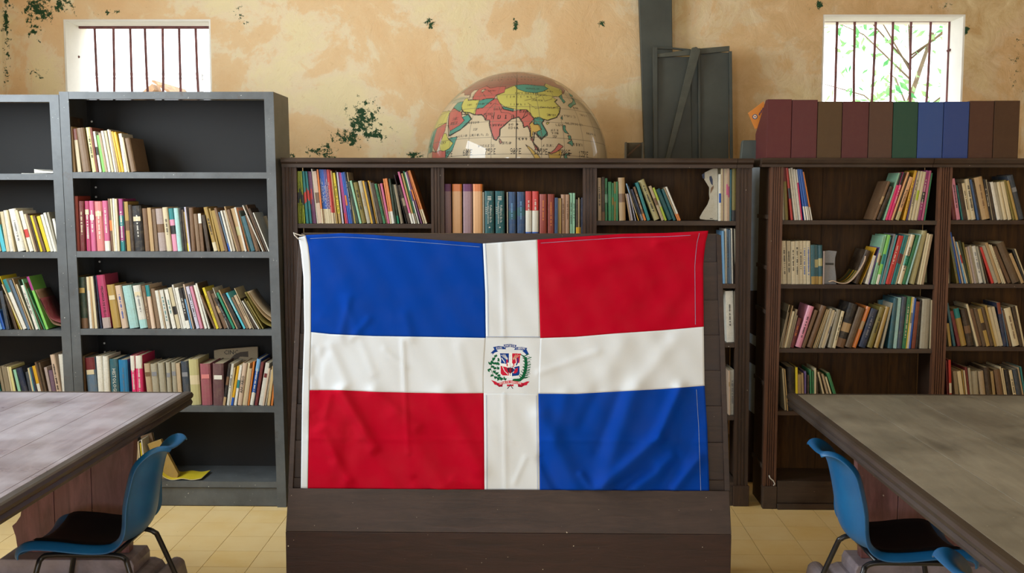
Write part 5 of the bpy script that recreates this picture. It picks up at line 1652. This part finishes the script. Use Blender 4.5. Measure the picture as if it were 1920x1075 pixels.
    ('R2', 3, (1760, 540, 4.48), 486, None, """
68 60 330 14 k;84 62 300 22 oc;124 62 130 34 st;160 94 198 26 mr;190 122 178 48 oc t:te;242 184 184 62 db m:b;318 228 140 18 c;340 262 180 28 b;370 292 178 28 b3;400 322 180 30 oc m:db;432 352 172 40 b3;470 384 150 18 oc;488 410 166 26 c;516 442 166 30 cw;548 488 128 30 nv t:rs;582 524 166 12 gb;596 532 190 22 b;622 546 176 58 c s:b;684 612 160 32 db;714 646 156 16 c"""),
    ('R2', 4, (1760, 540, 4.48), 1035, 870, """
72 62 612 10 mr;88 80 606 20 r m:w;134 118 702 30 gt;174 152 702 32 c;212 192 690 10 oc;226 206 694 10 c;240 218 668 20 mr;262 244 676 20 gc;286 274 704 56 gc;350 332 702 44 tp;398 376 670 46 db;450 432 702 24 t3;488 462 690 50 b;546 512 666 12 c;560 530 678 12 c;578 550 690 36 k;622 590 696 26 c s:k;652 622 690 44 sl;696 660 670 14 tp;714 682 666 14 te"""),
]
WHERE = {('L1', 1): 'shelf one of the wide steel bookcase', ('L1', 2): 'shelf two of the wide steel bookcase', ('L1', 3): 'shelf three of the wide steel bookcase', ('L1', 4): 'shelf four of the wide steel bookcase', ('L1', 5): 'bottom shelf of the wide steel bookcase',
         ('L0', 2): 'shelf two of the far left case', ('L0', 3): 'shelf three of the far left case', ('L0', 4): 'shelf four of the far left case',
         ('CL', 1): 'upper left shelf of the globe case', ('CM', 1): 'upper middle shelf of the globe case', ('CR', 1): 'upper right shelf of the globe case', ('CR', 2): 'gap shelf beside the flag rack', ('CR', 3): 'binder shelf beside the flag rack', ('CR', 4): 'lowest shelf beside the flag rack',
         ('R1', 1): 'top shelf under the red boxes', ('R1', 2): 'second shelf under the red boxes', ('R1', 3): 'third shelf under the red boxes', ('R1', 4): 'fourth shelf under the red boxes',
         ('R2', 1): 'top shelf under the brown boxes', ('R2', 2): 'second shelf under the brown boxes', ('R2', 3): 'third shelf under the brown boxes', ('R2', 4): 'fourth shelf under the brown boxes'}
ORD = 'first second third fourth fifth sixth seventh eighth ninth tenth eleventh twelfth thirteenth fourteenth fifteenth sixteenth seventeenth eighteenth nineteenth twentieth'.split()


def ordinal(n):
    if n <= 20:
        return ORD[n - 1]
    tens = {2: 'twenty', 3: 'thirty', 4: 'forty', 5: 'fifty', 6: 'sixty', 7: 'seventy'}[n // 10]
    return (tens + '-' + ORD[n % 10 - 1]) if n % 10 else {3: 'thirtieth', 4: 'fortieth', 5: 'fiftieth', 6: 'sixtieth', 7: 'seventieth'}[n // 10]


YOF = {'L': (YB_STEEL, D_STEEL), 'C': (YB_CENTRE, D_CENTRE), 'R': (YB_RIGHT, D_RIGHT)}


def text_mesh(body, size):
    cu = bpy.data.curves.new('title', 'FONT')
    cu.body = body
    cu.size = size
    cu.extrude = .0002
    cu.align_x, cu.align_y = 'CENTER', 'CENTER'
    cu.resolution_u = 1
    ob = bpy.data.objects.new('title', cu)
    COL.objects.link(ob)
    dg = bpy.context.evaluated_depsgraph_get()
    me = bpy.data.meshes.new_from_object(ob.evaluated_get(dg))
    bpy.data.objects.remove(ob)
    bpy.data.curves.remove(cu)
    me.name = 'title'
    me.materials.clear()
    return me


def make_book(kind, x, y, z, ang, t, h, d, ccode, extras, rnd):
    """x, z = resting corner; ang > 0 leans its top to the left"""
    hexv = BC[ccode][0]
    rgb = lin(hexv)
    k = rnd.uniform(.88, 1.08)
    rgb = tuple(min(1, c * k) for c in rgb)
    glossy = max(rgb) - min(rgb) > .25
    mat = M['cover_new'] if glossy else M['cover']
    root = bpy.data.objects.new(kind, None)
    root.empty_display_size = .02
    root.location = (x, y, z)
    root.rotation_euler = (0, -ang, 0)
    COL.objects.link(root)
    xo = 0 if ang >= 0 else -t       # pivot at the corner that touches the shelf
    bt = min(.0022, t * .18)
    rd = min(t * .22, .006) if kind == 'book' else min(t * .1, .001)
    outer = [(0, d), (0, rd), (t * .18, rd * .25), (t * .5, 0), (t * .82, rd * .25), (t, rd), (t, d)]
    inner = [(bt, d), (bt, rd + bt), (t * .22, rd * .4 + bt), (t * .5, bt * 1.1), (t * .78, rd * .4 + bt), (t - bt, rd + bt), (t - bt, d)]
    n = 7
    vs = [(p[0] + xo, p[1], zz) for zz in (0, h) for p in outer] + [(p[0] + xo, p[1], zz) for zz in (0, h) for p in inner]
    fs = []
    for i in range(n - 1):
        fs += [(i, i + 1, n + i + 1, n + i), (2 * n + i + 1, 2 * n + i, 3 * n + i, 3 * n + i + 1),
               (n + i, n + i + 1, 3 * n + i + 1, 3 * n + i), (i + 1, i, 2 * n + i, 2 * n + i + 1)]
    fs += [(0, n, 3 * n, 2 * n), (n - 1 + n, n - 1, 3 * n - 1, 4 * n - 1)]
    if rnd.random() < .6:      # handled books are never quite square: a slightly bulged or dented profile
        e = rnd.uniform(-.0012, .0012)
        vs = [(v[0] + e * math.sin(3.1 * v[2] / h), v[1], v[2]) for v in vs]
    o = MB().add(vs, fs).build('cover', mat, root, fix=False)
    o.color = (*rgb, 1)
    ins = .003 if kind == 'book' else .0008
    pg = MB().box(bt + xo, t - bt + xo, rd + bt, d - ins, ins, h - ins).build('pages', M['pages'], root, fix=False)

    def band(name, z0, z1, code, inset=0.0, off=.0004):
        sp = outer[1:6]
        if inset:
            sp = [(t * inset, 0), (t * (1 - inset), 0)]
        m = len(sp)
        v2 = [(p[0] + xo, p[1] - off, zz) for zz in (z0, z1) for p in sp]
        b_ = MB().add(v2, [(i, i + 1, m + i + 1, m + i) for i in range(m - 1)]).build(name, M['cover_new'] if glossy else M['print'], root, fix=False)
        b_.color = (*lin(BC[code][0]), 1)
    for e in extras:
        kx, code = e[0], e[2:]
        if kx == 't':
            if code == ccode:
                continue
            band('top_band', h * .74 if ccode not in ('mu', 'pe') else h * .855, h, code)
        elif kx == 'm':
            a = rnd.uniform(.34, .5)
            band('middle_band', h * a, h * (a + .2), code)
        elif kx == 'b':
            fr = .27 if ccode in ('bl', 'o', 'pu', 'or_') else (.55 if ccode == 'r' and t > .015 else .2)
            band('foot_band', 0, h * fr, code)
            if ccode == 'r' and t > .015:
                band('blue_foot', 0, h * .05, 'bl', off=.0008)
        elif kx == 'l':
            a = rnd.uniform(.62, .76)
            band('spine_label', h * a, h * (a + .1), code, .12, .0009)
        elif kx == 's':
            # worn lettering down the spine, too small to read: short strokes
            mb = MB()
            z1 = h * rnd.uniform(.72, .86)
            zend = h * rnd.uniform(.18, .4)
            hw = min(t * .2, .0045)
            while z1 > zend:
                L = rnd.uniform(.0022, .0036)
                x0 = t * .5 + xo
                q = rnd.uniform(.55, 1)
                mb.add([(x0 - hw * q, -.0012, z1 - L), (x0 + hw * q, -.0012, z1 - L), (x0 + hw * q, -.0012, z1), (x0 - hw * q, -.0012, z1)], [(0, 1, 2, 3)])
                z1 -= L + (.0012 if rnd.random() < .8 else .007)
            b_ = mb.build('title', M['print'], root, fix=False)
            b_.color = (*lin(BC[code][0]), 1)
        elif kx == 'x':
            txt, cc = code.split('|')
            two = txt.startswith('Folklore')
            jobs = [(txt, .5, .5, h * .58 if not two else h * .36)] if not two else [('Folklore de la', .64, .47, h * .40), ('Republica Dominicana'.replace('Rep', 'Rep').replace('Republica', 'Rep\u00fablica'), .36, .5, h * .52)]
            for body, fx, fz, want in jobs:
                me = text_mesh(body, .01)
                xs_ = [v.co.x for v in me.vertices]
                ys_ = [v.co.y for v in me.vertices]
                L = max(xs_) - min(xs_)
                Hh = max(ys_) - min(ys_)
                k2 = min(want / L, t * (.62 if not two else .42) / Hh)
                me.transform(Matrix.Scale(k2, 4))
                upward = cc == 'k' and not two and ccode in ('cp', 'pe')
                rot = Matrix.Rotation(math.radians(90), 4, 'X')
                spin = Matrix.Rotation(math.radians(90 if upward else -90), 4, 'Z')
                me.transform(Matrix.Translation((t * fx + xo, -.0014, h * fz)) @ rot @ spin)
                b_ = link('title', me, M['print'], root)
                b_.color = (*lin(BC[cc][0]), 1)
            if two:
                mb = MB()
                for q in range(3):
                    zz = h * (.86 - .035 * q)
                    mb.add([(t * .3 + xo, -.0012, zz), (t * .72 + xo, -.0012, zz), (t * .72 + xo, -.0012, zz + .0035), (t * .3 + xo, -.0012, zz + .0035)], [(0, 1, 2, 3)])
                for q in range(4):
                    zz = h * (.62 - .045 * q)
                    mb.add([(t * .06 + xo, -.0008, zz), (t * .26 + xo, -.0008, zz - .004), (t * .26 + xo, -.0008, zz - .002), (t * .06 + xo, -.0008, zz + .002)], [(0, 1, 2, 3)])
                mb.add([(t * .4 + xo, -.0012, h * .14), (t * .6 + xo, -.0012, h * .145), (t * .55 + xo, -.0012, h * .17), (t * .42 + xo, -.0012, h * .165)], [(0, 1, 2, 3)])
                b_ = tag(mb.build('small_print', M['print'], root, fix=False), kind='stuff')
                b_.color = (*lin(BC['w'][0]), 1)
    return root


ALL = {}
rb_ = random.Random(11)
for key, row, (ox, oy, sc), ysh, yref, rows in SHELVES:
    Yb, dep = YOF[key[0]]
    zsh = SH[(key, row)]
    yref = ysh if yref is None else yref
    items = []
    for ent in rows.replace('\n', '').split(';'):
        if not ent.strip():
            continue
        head, *ex = [ent]
        toks = ent.split(' ')
        toks = [q for q in toks if q]
        nums = [float(q) for q in toks[:4]]
        code = toks[4]
        extras, cur = [], None
        for q in toks[5:]:
            if len(q) > 1 and q[1] == ':':
                extras.append(q)
            else:
                extras[-1] += ' ' + q
        items.append((nums, code, extras))
    recs = []
    for nums, code, extras in items:
        xb, xt, yt, w = nums
        slope = (xb - xt) / (yref - yt)
        xb2 = xb + slope * (ysh - yref)
        pb = at(ox + xb2 / sc, oy + ysh / sc, Yb)
        pt = at(ox + xt / sc, oy + yt / sc, Yb)
        wm = w / sc / F * Yb * 1.0
        dx, dz = pt.x - pb.x, pt.z - zsh
        ang = math.atan2(-dx, dz)            # > 0 leans left
        recs.append([pb.x, ang, math.hypot(dx, dz), wm * math.cos(ang), code, extras])
    # keep neighbours from sinking into one another
    for i in range(len(recs) - 1):
        a, c = recs[i], recs[i + 1]
        zs = (0, min(a[2] * math.cos(a[1]), c[2] * math.cos(c[1])))
        gap = min((c[0] - math.tan(c[1]) * zz) - (a[0] - math.tan(a[1]) * zz) for zz in zs)
        room = gap * math.cos(a[1])
        if a[3] > room - .0004:
            a[3] = max(room - .0004, min(a[3], .0025))
    for i, (x, ang, h, t, code, extras) in enumerate(recs):
        kind = 'book' if t > .019 else ('paperback' if t > .0095 else 'booklet')
        if key == 'CR' and row >= 3:
            kind = 'binder'
        t = max(t, .0022)
        d = {'book': .17, 'paperback': .15, 'booklet': .16, 'binder': .2}[kind] + rb_.uniform(-.01, .02)
        # leaning left rests on the left corner, leaning right on the right corner
        xx = x if ang >= 0 else x + t / math.cos(ang)
        ex2 = [e for e in extras if not (kind == 'booklet' and e[0] == 'l')]
        r_ = make_book(kind, xx, Yb + rb_.uniform(0, .010) - .006, zsh + .0003, ang, t, h, d, code, ex2, rb_)
        ALL.setdefault((key, row), []).append((r_, kind, code, extras, ang, h, t))

# special pieces that stand among the books ------------------------------------------------


def sheet_strip(name, label, key, pts, th, y0, y1, col, cat='magazine', group=None, stripes=(), mat='cover'):
    """a limp booklet: a run of (x, z) points with thickness, extruded in depth"""
    P_ = [Vector((p[0], 0, p[1])) for p in catmull(pts, 4)]
    up, lo = [], []
    for i, p in enumerate(P_):
        d = (P_[min(i + 1, len(P_) - 1)] - P_[max(i - 1, 0)]).normalized()
        nrm = Vector((-d.z, 0, d.x))
        up.append(p + nrm * th)
        lo.append(p)
    o = thing(name, label, cat, (pts[-1][0], y0, pts[-1][1]), group)
    n = len(P_)
    vs = [(p.x, y0, p.z) for p in lo] + [(p.x, y0, p.z) for p in up] + [(p.x, y1, p.z) for p in lo] + [(p.x, y1, p.z) for p in up]
    fs = []
    for i in range(n - 1):
        fs += [(i, i + 1, n + i + 1, n + i), (2 * n + i + 1, 2 * n + i, 3 * n + i, 3 * n + i + 1), (n + i, n + i + 1, 3 * n + i + 1, 3 * n + i), (i + 1, i, 2 * n + i, 2 * n + i + 1)]
    fs += [(0, n, 3 * n, 2 * n), (n - 1, 3 * n - 1, 4 * n - 1, 2 * n - 1)]
    q = MB().add(vs, fs).build('leaves', M[mat], o, True)
    q.data.transform(Matrix.Translation(-o.location))
    q.color = (*lin(BC[col][0]), 1)
    # cover skin over the upper side
    vs = [(p.x, y, p.z) for y in (y0 - .001, y1) for p in [u + (u - l) * .12 for u, l in zip(up, lo)]]
    if stripes:
        m_ = len(stripes)
        for k, c_ in enumerate(stripes):
            ya, yb_ = y0 + (y1 - y0) * k / m_, y0 + (y1 - y0) * (k + .98) / m_
            vs = [(p.x, y, p.z) for y in (ya, yb_) for p in [u + (u - l) * .12 for u, l in zip(up, lo)]]
            q = MB().add(vs, [(i, i + 1, n + i + 1, n + i) for i in range(n - 1)]).build('cover_stripe', M['cover_new'], o, True)
            q.data.transform(Matrix.Translation(-o.location))
            q.color = (*lin(BC[c_][0]), 1)
    return o


def zoompt(ox, oy, sc, Y):
    return lambda x, y: (at(ox + x / sc, oy + y / sc, Y).x, at(ox + x / sc, oy + y / sc, Y).z)


zp = zoompt(310, 490, 7.676, YB_STEEL)
zs3 = SH[('L1', 3)]
for j, (pts, col, lab) in enumerate(((((1140, 452), (1230, 600), (1360, 830), (1440, 905), (1500, 935), (1550, 955)), 'ol', 'olive limp booklet slumping on shelf three of the wide steel bookcase, the innermost'),
                                     (((1172, 446), (1250, 580), (1380, 760), (1480, 850), (1560, 905)), 't', 'tan curled booklet slumping right on shelf three of the wide steel bookcase'),
                                     (((1185, 440), (1270, 570), (1400, 730), (1500, 810), (1578, 860)), 'tp', 'pale curled booklet lying over the others, shelf three, wide steel bookcase'))):
    P_ = [zp(*p) for p in pts]
    sheet_strip('limp_booklet', lab, 'L1', [(a_, max(b_, zs3 + .001)) for a_, b_ in P_], .0035, YB_STEEL + .01 * j, YB_STEEL + .17, col, group='limp booklets')
zp = zoompt(0, 480, 3.706, YB_STEEL)
zs3 = SH[('L0', 3)]
for j, (pts, col, lab) in enumerate(((((236, 240), (290, 350), (330, 430), (370, 480), (452, 494)), 'b', 'brown limp booklet curling flat on shelf three of the far left case'),
                                     (((268, 300), (320, 400), (360, 450), (452, 478)), 'mr', 'maroon edged limp booklet above the brown one on the far left case'))):
    P_ = [zp(*p) for p in pts]
    sheet_strip('limp_booklet', lab, 'L0', [(a_, max(b_, zs3 + .001)) for a_, b_ in P_], .006, YB_STEEL + .01, YB_STEEL + .17, col, group='limp booklets')
# curled yellow magazine on the bottom steel shelf
zp = zoompt(230, 770, 5.376, YB_STEEL)
zz = SH[('L1', 5)]
P_ = [zp(*p) for p in ((330, 470), (420, 560), (500, 615), (600, 645), (700, 648), (795, 640))]
P_ = [(a_, zz + .001 + max(0, b_ - zz - .058) * .9) for a_, b_ in P_[:3]] + [(P_[3][0], zz + .008), (P_[4][0], zz + .002), (P_[5][0], zz + .010)]
mg_ = sheet_strip('magazine', 'yellow magazine curling over the bottom shelf of the wide steel bookcase', 'L1', P_, .003, YB_STEEL - .005, YB_STEEL + .15, 'c', stripes=('y', 'y', 'y'), group=None)
# striped exercise book curled on the second right-hand shelf
zp = zoompt(1430, 420, 5.647, YB_RIGHT)
P_ = [zp(*p) for p in ((1090, 340), (1075, 400), (1020, 500), (950, 590), (880, 632), (800, 628), (740, 606), (705, 618))]
zz = SH[('R1', 2)]
P_ = [(a_, max(b_, zz + .0015)) for a_, b_ in P_]
sheet_strip('striped_magazine', 'curled magazine with green and yellow striped cover bending onto the shelf', 'R1', P_, -.004, YB_RIGHT - .01, YB_RIGHT + .15, 'cp', stripes=('cp', 'ol', 'oc', 'dkg', 'y', 'br', 'gn', 'ol', 'oc'))
# open cut-out magazine on the upper right shelf of the centre case
zp = zoompt(1100, 290, 6.4, YB_CENTRE)
P_ = [zp(*p) for p in ((1580, 148), (1545, 160), (1500, 178), (1425, 215), (1422, 300), (1480, 395), (1478, 480), (1485, 530), (1460, 600), (1400, 690), (1365, 755), (1370, 775), (1440, 785), (1580, 785))]
o = thing('torn_magazine', 'grey magazine with a ragged outline standing beside upright booklets under the cornice', 'magazine', (P_[-1][0], YB_CENTRE + .02, SH[('CR', 1)]))
q = MB().prism([(a_ - o.location.x, max(b_ - o.location.z, .0005)) for a_, b_ in P_], 0, .006).build('front_page', M['cover'], o)
q.color = (*lin('#b3ad9c'), 1)
for pts, c_ in ((((1480, 262), (1505, 255), (1520, 300), (1520, 370), (1500, 350), (1482, 300)), 'nv'), (((1390, 240), (1422, 218), (1424, 290), (1400, 285)), 'nv'), (((1485, 765), (1520, 765), (1520, 772), (1485, 772)), 'k'),
                (((1500, 400), (1530, 370), (1530, 400), (1490, 470)), 'b')):
    R_ = [zp(*p) for p in pts]
    q = MB().prism([(a_ - o.location.x, b_ - o.location.z) for a_, b_ in R_], -.001, -.0002).build('printed_patch', M['print'], o)
    q.color = (*lin(BC[c_][0]), 1)


def face_out(name, label, key, row, org, pts, col, Yoff, thick, texts=(), cat='book'):
    Yb = YOF[key[0]][0] + Yoff
    zp = zoompt(*org, Yb)
    R_ = [zp(*p) for p in pts]
    zb = SH[(key, row)]
    o = thing(name, label, cat, (min(r[0] for r in R_), Yb, zb))
    q = MB().prism([(a_ - o.location.x, max(b_ - zb, .0005)) for a_, b_ in R_], 0, thick).build('cover', M['cover'], o, bevel=.001)
    q.color = (*lin(BC[col][0]), 1)
    q = MB().prism([(a_ - o.location.x, max(b_ - zb, .003) - .002) for a_, b_ in R_], thick, thick + .004).build('pages', M['pages'], o)
    for txt, x, y, hgt, cc, rz in texts:
        me = text_mesh(txt, .01)
        Hh = max(v.co.y for v in me.vertices) - min(v.co.y for v in me.vertices)
        me.transform(Matrix.Scale(hgt / org[2] / F * Yb / Hh, 4))
        a_, b_ = zp(x, y)
        me.transform(Matrix.Translation((a_ - o.location.x, -.001, b_ - zb)) @ Matrix.Rotation(math.radians(90), 4, 'X') @ Matrix.Rotation(rz, 4, 'Z'))
        t_ = link('title', me, M['print'], o)
        t_.color = (*lin(BC[cc][0]), 1)
    return o


fo1 = face_out('book', 'worn olive beige book showing its cover at the right end of shelf two', 'L1', 2, (310, 350, 8.271), [(1420, 486), (1570, 450), (1636, 700), (1636, 990), (1460, 990), (1430, 700)], 'gt', .14, .012)
fo2 = face_out('magazine', 'pale magazine printed CINC standing behind the books on shelf four', 'L1', 4, (320, 630, 7.676), [(622, 212), (700, 196), (1160, 160), (1252, 156), (1262, 999), (640, 999)], 'gt', .185, .010,
               [('CINC', 870, 240, 62, 'k', .03)], cat='magazine')
q = MB()
_zp = zoompt(320, 630, 7.676, YB_STEEL + .185)
pts = [(860, 330), (920, 270), (1000, 235), (1115, 222), (1118, 305), (1000, 300), (960, 340)]
q.prism([(_zp(*p)[0] - fo2.location.x, _zp(*p)[1] - fo2.location.z) for p in pts], -.0012, -.0003)
q = q.build('printed_shape', M['print'], fo2)
q.color = (*lin('#3a3026'), 1)
fo3 = face_out('book', 'thick grey book showing its printed cover beside the blue spotted books', 'R1', 2, (1430, 420, 5.647), [(652, 290), (700, 282), (786, 290), (768, 360), (765, 440), (778, 560), (780, 641), (652, 641)], 'g', .015, .03)
_z3 = zoompt(1430, 420, 5.647, YB_RIGHT + .015)
q = MB().prism([(_z3(*p)[0] - fo3.location.x, _z3(*p)[1] - fo3.location.z) for p in ((664, 412), (752, 414), (750, 436), (664, 434))], -.0012, -.0003).build('printed_band', M['print'], fo3)
q.color = (*lin('#2a2a28'), 1)
fo4 = face_out('book', 'ochre brown book slumped against the chair on the bottom steel shelf', 'L1', 5, (230, 770, 5.376), [(250, 340), (385, 292), (400, 340), (560, 640), (550, 700), (380, 700)], 'oc', .03, .022)
fo5 = face_out('book', 'dark olive book standing behind on the bottom steel shelf', 'L1', 5, (230, 770, 5.376), [(180, 262), (290, 225), (310, 300), (360, 700), (240, 700)], 'b2', .10, .015)
fo6 = face_out('book', 'small blue grey book peeping out above the curled striped magazine', 'R1', 2, (1430, 420, 5.647), [(1152, 172), (1262, 155), (1262, 641), (1152, 641)], 'gb', .15, .012)
fo7 = face_out('folder', 'slate coloured folder leaning behind the hot pink booklets', 'R1', 1, (1430, 290, 5.647), [(1338, 238), (1400, 205), (1465, 186), (1500, 190), (1500, 698), (1338, 698)], 'sl', .13, .006, cat='folder')
fo8 = face_out('book', 'wide teal book showing its cover behind the olive books, third right shelf', 'R1', 3, (1430, 540, 5.647), [(1228, 130), (1436, 106), (1436, 642), (1228, 642)], 'st', .12, .012)
fo9 = face_out('folder', 'pale olive folder leaning behind the green and aqua books', 'R1', 2, (1430, 420, 5.647), [(1570, 100), (1738, 62), (1738, 641), (1570, 641)], 'kh', .12, .006, cat='folder')

# labels: by look first, then by the neighbour, then by the place in the row
DEC = {'t': 'with {} top', 'm': 'with {} middle', 'b': 'with {} foot', 's': 'with {} lettering', 'l': 'with {} label', 'x': 'with {} title'}


def cname(c):
    return BC[c][1]


def look(kind, code, extras, ang, t, full):
    size = {'book': 'thick' if t > .03 else '', 'paperback': '', 'booklet': 'thin', 'binder': ''}[kind]
    s = (size + ' ' if size else '') + cname(code) + ' ' + kind
    if full and extras:
        ex = [e for e in extras if not (e[0] == 't' and e[2:] == code)]
        if ex:
            e = ex[0]
            s += ' ' + DEC[e[0]].format(cname(e[2:].split('|')[-1]))
    return s


for key, L in ALL.items():
    where = WHERE[key]
    L.sort(key=lambda q: q[0].location.x)
    full = [look(k, c, e, a, t, True) for (_, k, c, e, a, h, t) in L]
    for i, (r_, k, c, e, a, h, t) in enumerate(L):
        lab = None
        if full.count(full[i]) == 1:
            lab = full[i] + ', ' + where
        else:
            nb = cname(L[i - 1][2]) if i else None
            if nb and [(full[j], cname(L[j - 1][2])) for j in range(1, len(L))].count((full[i], nb)) == 1 and nb != cname(c):
                cand = full[i] + ' right of a ' + nb + ' one, ' + where
                if len(cand.split()) > 16:
                    cand = look(k, c, e, a, t, False) + ' right of a ' + nb + ' one, ' + where
                    short = [(look(q[1], q[2], q[3], 0, q[6], False), cname(L[j - 1][2])) for j, q in enumerate(L) if j]
                    if short.count((look(k, c, e, a, t, False), nb)) > 1:
                        cand = ''
                if cand and len(cand.split()) <= 16:
                    lab = cand
        if lab is None or len(lab.replace('-', ' ').split()) > 16:
            lab = look(k, c, e, a, t, False) + ', ' + ordinal(i + 1) + ' from left, ' + where
        tag(r_, lab, 'binder' if k == 'binder' else 'book', 'books on ' + where)
print('BOOKS', sum(len(v) for v in ALL.values()))
from collections import Counter
print(Counter(q[1] for v in ALL.values() for q in v))
